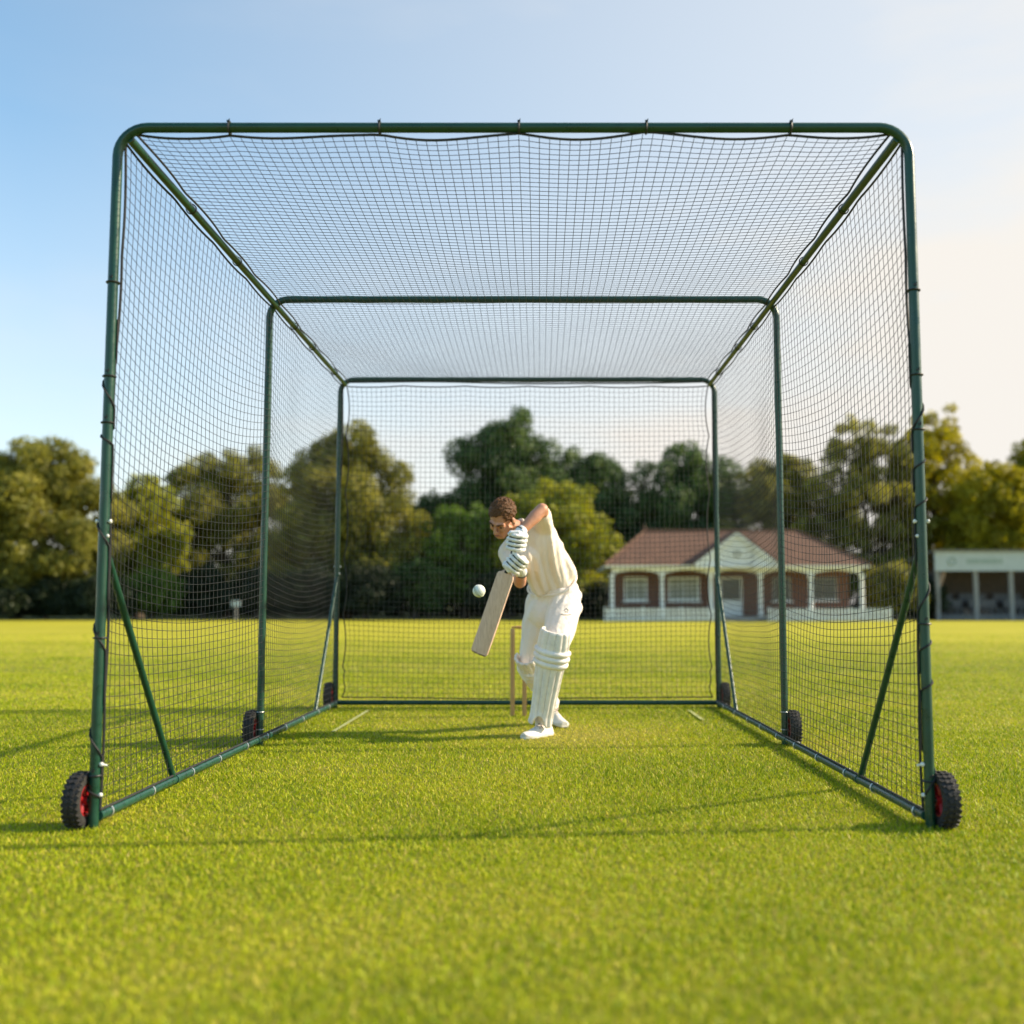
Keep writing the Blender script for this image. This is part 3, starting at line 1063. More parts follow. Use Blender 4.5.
MB().tube(h_pts, [0.0175 + 0.0012 * math.sin(i * 2.1) + (0.003 if i > 28 else 0) for i in range(31)], 14).build('handle', M['grip'], bat, True)

# ------------------------------------------------------------------ batter
man = thing('person', 'batter in cream cricket whites, white pads and gloves, bent forward over his bat', 'person', (0.05, 7.5, 0))
hipL, hipR = P(566, 604, 7.40), P(541, 606, 7.52)
kneL, ankL = P(553, 654, 7.12), P(543, 721, 7.30)
kneR, ankR = P(529, 667, 7.56), P(551, 707, 7.96)
pelv = P(555, 596, 7.47)
waist = P(552, 583, 7.43)
chest = P(539, 553, 7.29)
neckb = P(523, 531, 7.16)
shL, shR = P(544, 529, 7.17), P(509, 553, 7.27)
elL, elR = P(542, 509.5, 6.93), P(520, 582, 7.06)
headc = P(502, 519.5, 7.03)

# hand places on the handle
h_up = hb + b_ax * 0.215          # upper (left) hand
h_lo = hb + b_ax * 0.092 + Vector((0.008, 0, 0))          # lower (right) hand
to_cam = (Vector((0, 0, CAMZ)) - h_up).normalized()
e1 = (to_cam - b_ax * to_cam.dot(b_ax)).normalized()
e2 = e1.cross(b_ax).normalized()
if e2.x < 0: e2 = -e2
wrL = P(520, 532.5, 6.85)
wrR = P(521.5, 571.5, 6.94)

# head frame
hf = Vector((-0.42, -0.60, -0.68)).normalized()
hu = Vector((0.10, -0.36, 0.90)); hu = (hu - hf * hu.dot(hf)).normalized()
hx = hf.cross(hu).normalized()            # person's right-hand side -> flip to his left
HR = Matrix((hx, hf, hu)).transposed()


def hd(x, y, z):
    return headc + HR @ Vector((x, y, z)) * 1.04


def torso_rings(scale=1.0, extra=0.0, lo=0, hi=99):
    latH = (hipL - hipR).normalized()
    latS = (shL - shR).normalized()
    spec = [(P(556, 612, 7.48), 0.0, 0.165, 0.125), (pelv, 0.0, 0.170, 0.130), (waist, 0.15, 0.163, 0.122), (P(546, 569, 7.36), 0.5, 0.168, 0.122), (chest, 0.8, 0.185, 0.128), (P(532, 541, 7.22), 1.0, 0.183, 0.118), (P(528, 536, 7.19), 1.0, 0.150, 0.098), (neckb, 1.0, 0.075, 0.068)]
    spec = spec[lo:hi]
    out = []
    for i, (c, t, a, b_) in enumerate(spec):
        ax = (spec[min(i + 1, len(spec) - 1)][0] - spec[max(i - 1, 0)][0]).normalized()
        lat = latH.lerp(latS, t)
        lat = (lat - ax * lat.dot(ax)).normalized()
        dep = ax.cross(lat).normalized()
        n = 28
        ring = []
        for k in range(n):
            q = 2 * PI * k / n
            cx_, sy_ = math.cos(q), math.sin(q)
            cx_ = math.copysign(abs(cx_) ** 0.85, cx_); sy_ = math.copysign(abs(sy_) ** 0.85, sy_)
            ring.append(c + lat * (a * scale + extra) * cx_ + dep * (b_ * scale + extra) * sy_)
        out.append(ring)
    return out


# --- skin: one continuous body, head to feet (clothes lie over it)
bd_ = MB()
bd_.loft(torso_rings(0.90))
bd_.chain([hipL, kneL, ankL], [0.072, 0.048, 0.036])
bd_.chain([hipR, kneR, ankR], [0.072, 0.048, 0.036])
bd_.capsule(ankL + Vector((0.02, 0.0, -0.02)), ankL + Vector((-0.06, -0.09, -0.065)), 0.030, 0.020)
bd_.capsule(ankR + Vector((0, 0.02, -0.03)), ankR + Vector((0.03, -0.07, -0.075)), 0.028, 0.020)
bd_.chain([shL, shL.lerp(elL, 0.55), elL], [0.056, 0.05, 0.042])
bd_.chain([elL, elL.lerp(wrL, 0.35), wrL], [0.042, 0.043, 0.028])
bd_.capsule(wrL, h_up + e2 * 0.016, 0.028, 0.028)
bd_.chain([shR, shR.lerp(elR, 0.55), elR], [0.056, 0.05, 0.042])
bd_.chain([elR, elR.lerp(wrR, 0.4), wrR], [0.042, 0.041, 0.029])
bd_.capsule(wrR, h_lo + e2 * 0.036, 0.029, 0.028)
bd_.chain([neckb, hd(0, -0.025, -0.06)], [0.060, 0.054])
# head
bd_.ball(hd(0, -0.012, 0.036), (0.073, 0.093, 0.084), HR, 24, 16)
bd_.ball(hd(0, 0.028, -0.040), (0.056, 0.058, 0.072), HR, 20, 14)
bd_.ball(hd(0, 0.052, -0.096), (0.029, 0.027, 0.020), HR)
for s in (-1, 1):
    bd_.capsule(hd(s * 0.052, 0.004, -0.058), hd(s * 0.020, 0.056, -0.096), 0.016, 0.016)
    bd_.ball(hd(s * 0.034, 0.060, -0.024), (0.024, 0.022, 0.026), HR)
    bd_.ball(hd(s * 0.033, 0.060, 0.003), (0.023, 0.0175, 0.022), HR)
    bd_.ball(hd(s * 0.077, -0.010, -0.006), (0.011, 0.022, 0.033), HR)
    bd_.capsule(hd(s * 0.012, 0.082, 0.026), hd(s * 0.045, 0.068, 0.026), 0.012, 0.010)

    bd_.ball(hd(s * 0.011, 0.094, -0.032), (0.009, 0.010, 0.008), HR)
bd_.chain([hd(0, 0.083, 0.016), hd(0, 0.099, -0.012), hd(0, 0.108, -0.030)], [0.009, 0.011, 0.012])
bd_.ball(hd(0, 0.084, -0.056), (0.022, 0.010, 0.006), HR)
bd_.ball(hd(0, 0.082, -0.069), (0.019, 0.010, 0.007), HR)
body = bd_.fuse('body', M['skin'], man, 0.0052, 3, 0.5)
for s in (-1, 1):
    e_ = MB().ball(hd(s * 0.031, 0.0675, 0.003), 0.0125, HR).build('eye', M['eye'], man, True)
    MB().ball(hd(s * 0.031 - 0.002, 0.0782, 0.001), (0.0055, 0.004, 0.0065), HR, 10, 6).build('iris', M['iris'], e_, True)
    MB().chain([hd(s * 0.013, 0.094, 0.026), hd(s * 0.033, 0.089, 0.034), hd(s * 0.052, 0.072, 0.029)], [0.0042, 0.005, 0.003], 8).build('eyebrow', M['hair'], man, True)
MB().chain([hd(-0.020, 0.086, -0.062), hd(0, 0.094, -0.061), hd(0.020, 0.086, -0.062)], [0.003, 0.0055, 0.003], 8).build('mouth', M['lip'], man, True)

# hair: cap with short swept tufts
hr = MB()
hr.ball(hd(0, -0.030, 0.053), (0.080, 0.094, 0.086), HR, 24, 16)
hr.ball(hd(0, -0.06, 0.01), (0.070, 0.055, 0.060), HR)
rr_ = random.Random(4)
for i in range(900):
    a = rr_.uniform(0, 2 * PI)
    z = rr_.uniform(-0.15, 1.0)
    q = math.sqrt(max(0, 1 - z * z))
    n_ = Vector((q * math.cos(a), q * math.sin(a), z))
    p_ = Vector((n_.x * 0.078, -0.020 + n_.y * 0.094, 0.050 + n_.z * 0.082))
    if p_.y > 0.035 and p_.z < 0.090: continue
    if p_.z < 0.012 and p_.y > -0.055: continue
    sw = Vector((rr_.uniform(-.2, .2) + 0.35, 0.9, 0.12))
    sw = (sw - n_ * sw.dot(n_)).normalized()
    q_ = p_ + sw * rr_.uniform(0.022, 0.036) + n_ * rr_.uniform(0.001, 0.008)
    hr.capsule(hd(*p_), hd(*q_), 0.0046, 0.0020, 6)
for s in (-1, 1):
    hr.capsule(hd(s * 0.073, 0.006, 0.030), hd(s * 0.073, 0.008, 0.006), 0.008, 0.005)
hair = hr.fuse('hair', M['hair'], man, 0.0034, 1, 0.4)


# --- clothes
def folds(origin_pt, direction, amp, freq, seed, fade=None):
    d = np.array(Vector(direction).normalized())
    c = np.cross(d, np.array([0.15, 1.0, 0.1])); c /= np.linalg.norm(c)

    def f(co, no, org):
        w = co + org
        rel = w - np.array(origin_pt)
        s = rel @ c
        t = rel @ d
        y = rel[:, 1]
        ph = s * freq + 2.2 * np.sin(t * 6 + seed) * 0.35 + np.sin(y * 14 + seed * 2) * 0.9
        wv = np.sin(ph) * 0.6 + np.sin(ph * 1.9 + t * 7 + seed) * 0.4
        wv = np.sign(wv) * np.abs(wv) ** 1.2
        n1 = np.sin(t * 9 + s * 5 + seed) * 0.5 + 0.6
        a = amp * n1
        if fade is not None:
            a = a * fade(w)
        return co + no * (wv * a)[:, None]
    return f


# shirt (short sleeves, tucked in)
sh = MB()
sh.loft(torso_rings(1.0, 0.0, 1, 99))
sh.chain([neckb.lerp(shL, 0.35), shL, shL.lerp(elL, 0.40), shL.lerp(elL, 0.70)], [0.062, 0.072, 0.066, 0.062])
sh.chain([neckb.lerp(shR, 0.3), shR, shR.lerp(elR, 0.40), shR.lerp(elR, 0.72)], [0.062, 0.078, 0.070, 0.064])
sh.chain([P(549, 545, 7.25), P(565, 574, 7.38)], [0.085, 0.085])
sh.chain([P(528, 555, 7.17), P(541, 586, 7.36)], [0.075, 0.075])
shirt = sh.fuse('shirt', M['shirt'], man, 0.0075, 4, 0.5, folds(chest, P(560, 588, 7.4) - P(538, 532, 7.1), 0.012, 60, 1.0))
# collar
m_ = MB()
cpts = []
nd_ = (hd(0, -0.025, -0.06) - neckb).normalized()
u, v, _ = frame(nd_)
for i in range(20):
    a = 2 * PI * i / 20
    cpts.append(neckb + nd_ * 0.035 + (u * math.cos(a) + v * math.sin(a)) * 0.066)
m_.tube(cpts, 0.013, 8, True)
m_.build('collar', M['shirt'], shirt, True)

# trousers
tr = MB()
tr.loft(torso_rings(1.02, 0.006, 0, 3))
bot = MB()
tr.chain([hipL + Vector((0.0, 0.02, 0.03)), hipL.lerp(kneL, 0.5), kneL, kneL.lerp(ankL, 0.5), ankL + Vector((0, 0, 0.03))], [0.118, 0.112, 0.085, 0.072, 0.062])
tr.chain([hipR + Vector((0, 0.0, 0.03)), hipR.lerp(kneR, 0.5), kneR, kneR.lerp(ankR, 0.5), ankR + Vector((0, 0, 0.04))], [0.115, 0.100, 0.080, 0.068, 0.060])
tr.ball(P(562, 606, 7.5), (0.145, 0.13, 0.12))
tr.ball(P(544, 612, 7.46), (0.12, 0.11, 0.12))
trousers = tr.fuse('trousers', M['trousers'], man, 0.0075, 4, 0.5, folds(hipL, P(545, 640, 7.2) - P(572, 596, 7.4), 0.009, 55, 2.4))
# waistband
wb = [q for q in torso_rings(1.055, 0.009, 2, 4)[0]]
MB().tube(wb, 0.009, 8, True).build('waistband', M['trousers'], trousers, True)
# small stitched mark on the thigh
lg = P(566.5, 610.5, 7.2)


def leg_guard(bottom, top, facing, widths, name='leg_guard'):
    """ribbed batting pad: canes below, three knee rolls, short canes above"""
    ax = (top - bottom)
    L = ax.length
    ax.normalize()
    fc = Vector(facing)
    fc = (fc - ax * fc.dot(ax)).normalized()
    sd_ = ax.cross(fc).normalized()
    nu, nv = 85, 110
    A = R(105)
    vs, fs = [], []
    outer = []
    for j in range(nv):
        v_ = j / (nv - 1)
        # width along the pad
        for i_, (a, b_) in enumerate(zip(widths[:-1], widths[1:])):
            if a[0] <= v_ <= b_[0]:
                t = (v_ - a[0]) / (b_[0] - a[0])
                w = a[1] + (b_[1] - a[1]) * t
        row = []
        for i in range(nu):
            q = (i / (nu - 1)) * 2 - 1
            a = q * A
            knee = smoothstep(0.62, 0.635, v_) * (1 - smoothstep(0.805, 0.82, v_))
            k = 7
            rib = abs(math.sin(PI * (q * 0.5 + 0.5) * k)) ** 0.42
            rib *= 1 - smoothstep(0.78, 0.95, abs(q))
            ro = abs(math.sin(PI * (v_ - 0.627) / 0.0625)) ** 0.55
            d = 0.0135 * rib * (1 - knee) + knee * (0.018 * ro + 0.010)
            ends = min(1, (v_) / 0.012, (1 - v_) / 0.012)
            d = d * (0.4 + 0.6 * ends)
            if v_ < 0.10 and abs(q) < 0.75:
                d += 0.010 * (1 - v_ / 0.10)
            rad = w + d
            flat = 0.80
            # arch over the instep
            lift = 0.11 * L * max(0, 1 - (abs(q) / 0.35) ** 2) * max(0, 1 - v_ / 0.22)
            p_ = bottom + ax * (v_ * L + lift) + sd_ * math.sin(a) * rad + fc * (math.cos(a) * rad * flat)
            row.append(p_)
        outer.append(row)
    for row in outer:
        vs.extend(row)
    n0 = nu * nv
    for j in range(nv):
        for i in range(nu):
            p_ = outer[j][i]
            c = bottom + ax * ((p_ - bottom).dot(ax))
            vs.append(c + (p_ - c) * 0.84)
    for j in range(nv - 1):
        for i in range(nu - 1):
            a = j * nu + i
            fs.append((a, a + 1, a + nu + 1, a + nu))
            fs.append((n0 + a, n0 + a + nu, n0 + a + nu + 1, n0 + a + 1))
    for i in range(nu - 1):
        fs.append((i, n0 + i, n0 + i + 1, i + 1))
        a = (nv - 1) * nu + i
        fs.append((a, a + 1, n0 + a + 1, n0 + a))
    for j in range(nv - 1):
        a = j * nu
        fs.append((a, a + nu, n0 + a + nu, n0 + a))
        a = j * nu + nu - 1
        fs.append((a, n0 + a, n0 + a + nu, a + nu))
    o = MB().add(vs, fs).build(name, M['pad'], man, True)
    # straps round the back
    for v_ in (0.2, 0.45, 0.7):
        w = widths[0][1] + (widths[-1][1] - widths[0][1]) * v_
        c = bottom + ax * (v_ * L)
        pts = []
        for i in range(15):
            a = A * 0.95 + (2 * PI - 1.9 * A) * i / 14
            pts.append(c + sd_ * math.sin(a) * w * 1.0 + fc * math.cos(a) * w * 0.86)
        MB().tube(pts, 0.009, 6).build('strap', M['pad_tan'], o, True)
    return o


W_front = [(0, 0.070), (0.25, 0.074), (0.55, 0.086), (0.72, 0.098), (0.86, 0.100), (1.0, 0.092)]
leg_guard(P(540.5, 723.5, 7.25), P(556, 630, 7.06), (-0.22, -1, 0.1), W_front)
W_back = [(0, 0.058), (0.3, 0.064), (0.6, 0.074), (0.75, 0.078), (1.0, 0.076)]
leg_guard(ankR + Vector((-0.01, -0.01, 0.02)), kneR + (kneR - ankR).normalized() * 0.125 + Vector((0.012, -0.02, 0.005)), (-0.45, -0.9, 0.0), W_back)


# socks
MB().chain([ankL + Vector((0, 0, 0.10)), ankL, ankL + Vector((0, 0, -0.05))], [0.062, 0.058, 0.050]).build('sock', M['pad'], man, True)
MB().chain([ankR + (kneR - ankR).normalized() * 0.10, ankR, ankR + Vector((-0.005, 0, -0.06))], [0.060, 0.056, 0.050]).build('sock', M['pad'], man, True)


# shoes
def shoe(heel, direction, pitch, name='shoe'):
    d = Vector(direction); d.z = 0; d.normalize()
    s = Vector((0, 0, 1)).cross(d)
    d2 = (d * math.cos(pitch) - Vector((0, 0, 1)) * math.sin(pitch))
    up = s.cross(d2) * -1
    if up.z < 0: up = -up
    st = [(-0.015, 0.022, 0.045, 0.012), (0.0, 0.034, 0.085, 0.0), (0.05, 0.038, 0.098, 0.0), (0.10, 0.040, 0.088, 0.0), (0.16, 0.046, 0.066, 0.0), (0.215, 0.049, 0.050, 0.0), (0.255, 0.042, 0.042, 0.004), (0.283, 0.022, 0.030, 0.010)]
    rings = []
    for t, w, h, z0 in st:
        ring = []
        for k in range(18):
            a = 2 * PI * k / 18
            x_ = math.copysign(abs(math.cos(a)) ** 0.6, math.cos(a)) * w * (1 if math.sin(a) < 0 else 1 - 0.45 * math.sin(a))
            z_ = z0 + 0.018 + (h - 0.018) * max(0, math.sin(a)) ** 0.8 if math.sin(a) >= 0 else z0 + 0.018 + 0.0
            if math.sin(a) < 0: z_ = 0.018 + z0 * 0.5
            ring.append(heel + d2 * t + s * x_ + up * z_)
        rings.append(ring)
    o = MB().loft(rings).build(name, M['shoe'], man, True)
    sole = []
    for zz, f in ((0.0, 0.97), (0.004, 1.05), (0.020, 1.06)):
        ring = []
        outline = [(t, w) for t, w, h, z0 in st] + [(t, -w) for t, w, h, z0 in reversed(st)]
        for t, w in outline:
            ring.append(heel + d2 * (t * 1.02 - 0.003) + s * w * f + up * zz)
        sole.append(ring)
    MB().loft(sole).build('sole', M['shoe'], o, True)
    lace = MB()
    for k in range(4):
        t = 0.085 + 0.025 * k
        h = 0.094 - 0.011 * k
        lace.tube([heel + d2 * t + s * -0.026 + up * (h - 0.014), heel + d2 * (t + 0.004) + up * (h + 0.003), heel + d2 * t + s * 0.026 + up * (h - 0.014)], 0.0035, 6)
    pts = []
    for k in range(16):
        a = 2 * PI * k / 16
        pts.append(heel + d2 * (0.045 + 0.048 * math.cos(a)) + s * 0.034 * math.sin(a) + up * (0.092 + 0.006 * math.cos(a)))
    lace.tube(pts, 0.008, 6, True)
    lace.build('lace', M['shoe_dark'], o, True)
    return o


shoe(Vector((ankL.x + 0.045, ankL.y + 0.035, 0.0)), (-0.62, -0.78, 0), 0.0)
shoe(Vector((ankR.x - 0.01, ankR.y + 0.05, 0.035)), (0.38, -0.92, 0), 0.10)


# gloves: padded backs, four rolled fingers each wrapping the handle, a thumb, cuff
def glove(hc, wrist, elbow, flip, slant):
    """hc on the handle axis; fingers run over the camera side of the handle from right to left"""
    g_ = MB()
    trim = MB()
    spread = 0.0295
    ax = b_ax
    rot = Quaternion(e1, R(slant))
    fa = rot @ ax
    fs_ = rot @ e2
    order = [1.5, 0.5, -0.5, -1.5]
    for i, s in enumerate(order):
        c = hc + fa * (s * spread)
        L = (0.92, 1.0, 0.97, 0.82)[i]
        ang = [R(-12), R(32), R(88), R(88 + 68 * L)]
        rad = [0.072, 0.066, 0.056, 0.046]
        pts = [c + fs_ * (math.cos(a) * r_) + e1 * (math.sin(a) * r_) for a, r_ in zip(ang, rad)]
        for k in range(3):
            p0, p1 = pts[k], pts[k + 1]
            g_.capsule(p0.lerp(p1, 0.14), p0.lerp(p1, 0.88), 0.0172 - 0.0012 * k, 0.0160 - 0.0014 * k, 10)
        kn = pts[0]
        back = wrist.lerp(kn, 0.35) + fa * (s * spread * 0.5) + e1 * 0.018
        g_.capsule(kn + e1 * 0.004, back, 0.0178, 0.0155, 10)
    palm = hc + fs_ * 0.040 - e1 * 0.010
    g_.capsule(palm + fa * spread * 1.2, palm - fa * spread * 1.2, 0.033, 0.033, 12)
    g_.capsule(palm, wrist, 0.040, 0.038, 14)
    sg = 1 if flip else -1
    t0 = palm + fa * sg * spread * 1.4 + fs_ * 0.010
    t1 = hc + fa * sg * (spread * 2.1) + e1 * 0.036 + fs_ * 0.020
    t2 = hc + fa * sg * (spread * 1.9) + e1 * 0.042 - fs_ * 0.026
    g_.chain([t0, t1, t2], [0.021, 0.0185, 0.0155], 10)
    wd = (elbow - wrist).normalized()
    g_.capsule(wrist - wd * 0.01, wrist + wd * 0.018, 0.037, 0.038, 14)
    o = g_.fuse('glove', M['glove'], man, 0.0030, 1, 0.4)
    u, v, d = frame(wd)
    trim.tube([wrist + wd * 0.014 + (u * math.cos(2 * PI * i / 16) + v * math.sin(2 * PI * i / 16)) * 0.0395 for i in range(16)], 0.0050, 6, True)
    trim.build('strap', M['glove_dark'], o, True)
    for s in (1.0, 0.0, -1.0):
        c = hc + fa * (s * spread)
        pts = [c + fs_ * (math.cos(a) * r_) + e1 * (math.sin(a) * r_) for a, r_ in ((R(-6), 0.078), (R(28), 0.073), (R(60), 0.066), (R(95), 0.059), (R(125), 0.053))]
        MB().tube(pts, 0.0040, 6).build('gusset', M['glove_dark'], o, True)
    return o


glove(h_up - e2 * 0.022, wrL, elL, True, 8)
glove(h_lo + e2 * 0.010, wrR, elR, False, -24)

# logo on the thigh of the trousers, raised stitching
m_ = MB()
dg = bpy.context.evaluated_depsgraph_get(); dg.update()
org = origin(man)


def on_trousers(px, py):
    a = Vector((0, 0, CAMZ)); b_ = P(px, py, 7.0)
    ok, loc, nrm, _ = trousers.ray_cast(a - org, (b_ - a).normalized())
    return (loc + org + nrm * 0.002) if ok else None


strokes = [[(564.5, 610.5), (566.2, 608.4), (568.4, 610.6)], [(565, 611.8), (568.3, 612.2)], [(560.5, 614.2), (564, 614.9), (568, 615.0), (571, 614.2)]]
for s_ in strokes:
    pts = [on_trousers(*q) for q in s_]
    if all(p_ is not None for p_ in pts):
        m_.tube(pts, 0.0028, 6)
if m_.v:
    m_.build('logo', M['grey'], trousers, True)

# ------------------------------------------------------------------ trees and shrubs
def leaf_cloud(centres, radii, per, size, rng, squash=0.85):
    """leaf-sized faces on and inside a set of clumps -> verts, faces, tint"""
    cs, ns = [], []
    tn = []
    for c, r_ in zip(centres, radii):
        n = max(12, int(per * (r_ ** 2)))
        d = rng.normal(size=(n, 3))
        d /= np.linalg.norm(d, axis=1, keepdims=True)
        rad = r_ * rng.uniform(0.45, 1.08, n) ** 0.6
        lump = 1 + 0.22 * np.sin(d[:, 0] * 7 + c[0]) * np.sin(d[:, 1] * 6 + c[1]) * np.sin(d[:, 2] * 6 + c[2])
        p = np.array(c) + d * (rad * lump)[:, None] * np.array([1, 1, squash])
        cs.append(p); ns.append(d)
        tn.append(np.clip(rng.normal(0.5, 0.18, n) + rng.normal(0, 0.12), 0, 1))
    c = np.concatenate(cs); nrm = np.concatenate(ns); t = np.concatenate(tn)
    n = len(c)
    nrm = nrm * 0.7 + rng.normal(size=(n, 3)) * 0.55 + np.array([0, 0, 0.25])
    nrm /= np.linalg.norm(nrm, axis=1, keepdims=True)
    a = rng.normal(size=(n, 3))
    tv = np.cross(nrm, a); tv /= np.linalg.norm(tv, axis=1, keepdims=True)
    bv = np.cross(nrm, tv)
    L = size * rng.uniform(0.6, 1.35, n)[:, None]
    Wd = L * rng.uniform(0.45, 0.7, n)[:, None]
    v = np.empty((n, 4, 3))
    v[:, 0] = c - tv * L * 0.5
    v[:, 1] = c + bv * Wd * 0.5 - nrm * L * 0.06
    v[:, 2] = c + tv * L * 0.5
    v[:, 3] = c - bv * Wd * 0.5 - nrm * L * 0.06
    f = np.arange(n * 4).reshape(n, 4)
    return v.reshape(-1, 3), f, np.repeat(t, 4)


def tree(name, label, px, hw, top, Y, leaf, seed, lobes, low=0.16, group='trees beyond the cricket ground', size=0.27, per=330, clump=0.30, cat='tree'):
    """px, hw, top describe the crown as the photograph shows it; lobes = (dx, dz, r) in crown half-widths"""
    rng = np.random.default_rng(seed)
    k = Y / F
    X = (px - PX0) * k
    hw_m = hw * k
    Ht = P(px, top, Y).z
    t = thing(name, label, cat, (X, Y, 0), group)
    z0 = Ht * low
    cz, rz = (Ht + z0) / 2, (Ht - z0) / 2
    cs, rs = [], []
    for (dx, dz, rl) in lobes:
        c0 = np.array([X + dx * hw_m, Y, cz + dz * rz])
        lr = np.array([rl * hw_m, rl * hw_m * 0.9, rl * min(hw_m, rz) * 1.0])
        n = max(10, int(34 * rl / 0.55))
        d = rng.normal(size=(n, 3)); d /= np.linalg.norm(d, axis=1, keepdims=True)
        q = c0 + d * lr * (rng.uniform(0.25, 1.0, n) ** 0.5)[:, None]
        for p in q:
            if p[2] < z0 * 0.7: p[2] = z0 * 0.7 + rng.uniform(0, 0.6)
            r_ = clump * rl * hw_m * rng.uniform(0.75, 1.5)
            cs.append(p); rs.append(min(max(r_, 0.45), 1.7))
    v, f, tn = leaf_cloud(cs, rs, per, size, rng)
    # nothing of the crown above the photograph's crown line
    np_mesh('crown', v, f, leaf, t, tn)
    m_ = MB()
    tr_ = 0.022 * Ht + 0.09
    base = Vector((X, Y, 0))
    pts = [base + Vector((0.06 * math.sin(i * 1.7 + seed) * i, 0.05 * math.cos(i * 1.3 + seed) * i, Ht * 0.72 * i / 7)) for i in range(8)]
    pts[0].z = -0.1
    m_.tube(pts, [tr_ * (1.35 if i == 0 else 1 - i / 8.5) for i in range(8)], 10)
    for j in range(9):
        i = 2 + j % 5
        tgt = Vector(cs[int(rng.integers(len(cs)))])
        st = pts[i]
        mid = st.lerp(tgt, 0.5) + Vector((0, 0, 0.35))
        m_.tube([st, mid, tgt], [tr_ * 0.42, tr_ * 0.26, tr_ * 0.08], 7)
    m_.build('trunk', M['trunk'], t, True)
    return t


ROUND = [(0, 0.1, 0.62), (-0.5, -0.1, 0.5), (0.5, -0.1, 0.5), (-0.3, 0.42, 0.45), (0.32, 0.40, 0.45), (0, 0.62, 0.36), (-0.5, -0.55, 0.45), (0.5, -0.55, 0.45), (0, -0.5, 0.5)]
WIDE = [(0, 0.2, 0.55), (-0.6, -0.1, 0.42), (0.6, 0.0, 0.42), (-0.35, 0.42, 0.42), (0.3, 0.55, 0.38), (0.05, 0.66, 0.3), (-0.65, -0.5, 0.4), (0.6, -0.5, 0.4), (0, -0.45, 0.5)]
TALL = [(0, 0.0, 0.6), (-0.25, 0.35, 0.5), (0.28, 0.3, 0.5), (0.05, 0.72, 0.38), (-0.12, 0.6, 0.38), (-0.5, -0.2, 0.45), (0.5, -0.2, 0.45), (-0.4, -0.6, 0.5), (0.4, -0.6, 0.5)]

tree('broadleaf_tree', 'broad olive green tree at the far left edge behind the field', 18, 102, 438, 72, M['leaf_olive'], 21, WIDE, 0.14)
tree('broadleaf_tree', 'low yellow green tree just right of the left front cage post', 140, 50, 468, 76, M['leaf_lime'], 22, ROUND, 0.12)
tree('broadleaf_tree', 'rounded dull green tree seen through the front bay of the left net', 226, 80, 444, 80, M['leaf_olive'], 23, WIDE, 0.12)
tree('broadleaf_tree', 'tall feathery yellowish tree behind the back left corner of the cage', 346, 82, 429, 74, M['leaf_olive'], 24, TALL, 0.10)
tree('conifer_tree', 'short dark bushy tree in the gap left of the tallest central tree', 432, 38, 482, 84, M['leaf_dark'], 25, ROUND, 0.08)
tree('broadleaf_tree', 'tallest dark green tree, directly behind the batter\'s head', 508, 78, 415, 84, M['leaf_dark'], 126, TALL, 0.10)
tree('broadleaf_tree', 'dark green tree forming the right shoulder of the central clump', 582, 68, 438, 86, M['leaf_dark'], 27, ROUND, 0.08)
tree('broadleaf_tree', 'bright yellow green dome shaped tree between the batter and the pavilion', 551, 62, 472, 72, M['leaf_lime'], 28, ROUND, 0.10)
tree('broadleaf_tree', 'dense mid green tree low behind the bat and ball', 466, 54, 500, 73, M['leaf_green'], 29, WIDE, 0.05)
tree('broadleaf_tree', 'dark green round tree above the left half of the pavilion roof', 688, 72, 440, 84, M['leaf_dark'], 30, ROUND, 0.10)
tree('broadleaf_tree', 'olive green tree above the right half of the pavilion roof', 782, 62, 446, 82, M['leaf_olive'], 31, WIDE, 0.10)
tree('broadleaf_tree', 'tall olive tree with sky gaps behind the right front net', 866, 78, 414, 78, M['leaf_olive'], 32, TALL, 0.08, clump=0.2)
tree('broadleaf_tree', 'tree tinted golden green by painted sun glow, rising just right of the right front cage post', 938, 76, 406, 80, M['leaf_sunglow'], 33, TALL, 0.08, clump=0.21)
tree('broadleaf_tree', 'lower tree tinted gold by painted sun glow, directly above the grandstand shelter roof', 998, 60, 452, 76, M['leaf_sunglow'], 34, ROUND, 0.10)
tree('broadleaf_tree', 'tree tinted amber by painted sun glow, cut by the right edge of the picture', 1046, 52, 420, 84, M['leaf_sunglow'], 35, TALL, 0.10)

shrubs = [(-8, 40, 578, 70, 'leaf_shade', 'dark shrub at the left edge under the broad olive tree'), (48, 34, 574, 71, 'leaf_shade', 'dark shrub on the far boundary left of the cage'), (100, 34, 570, 70, 'leaf_shade', 'dark shrub seen behind the left front cage post'),
          (152, 36, 566, 72, 'leaf_green', 'mid green shrub under the low yellow green tree'), (205, 36, 562, 73, 'leaf_shade', 'dark shrub left of the small white sign'), (258, 36, 566, 72, 'leaf_shade', 'dark shrub right of the small white sign'),
          (312, 38, 560, 71, 'leaf_shade', 'dark shrub beside the left back cage post'), (366, 38, 556, 70, 'leaf_shade', 'dark shrub left of the ball, seen through the back net'), (415, 36, 552, 71, 'leaf_dark', 'taller dark green shrub nearest the left of the bat'),
          (592, 26, 580, 71, 'leaf_shade', 'dark shrub against the left end of the pavilion'), (892, 30, 556, 66, 'leaf_olive', 'olive shrub at the right end of the pavilion'), (920, 24, 572, 67, 'leaf_shade', 'dark shrub between the pavilion and the grandstand shelter'), (508, 44, 562, 70, 'leaf_shade', 'dark wide shrub behind the batter\'s waist')]
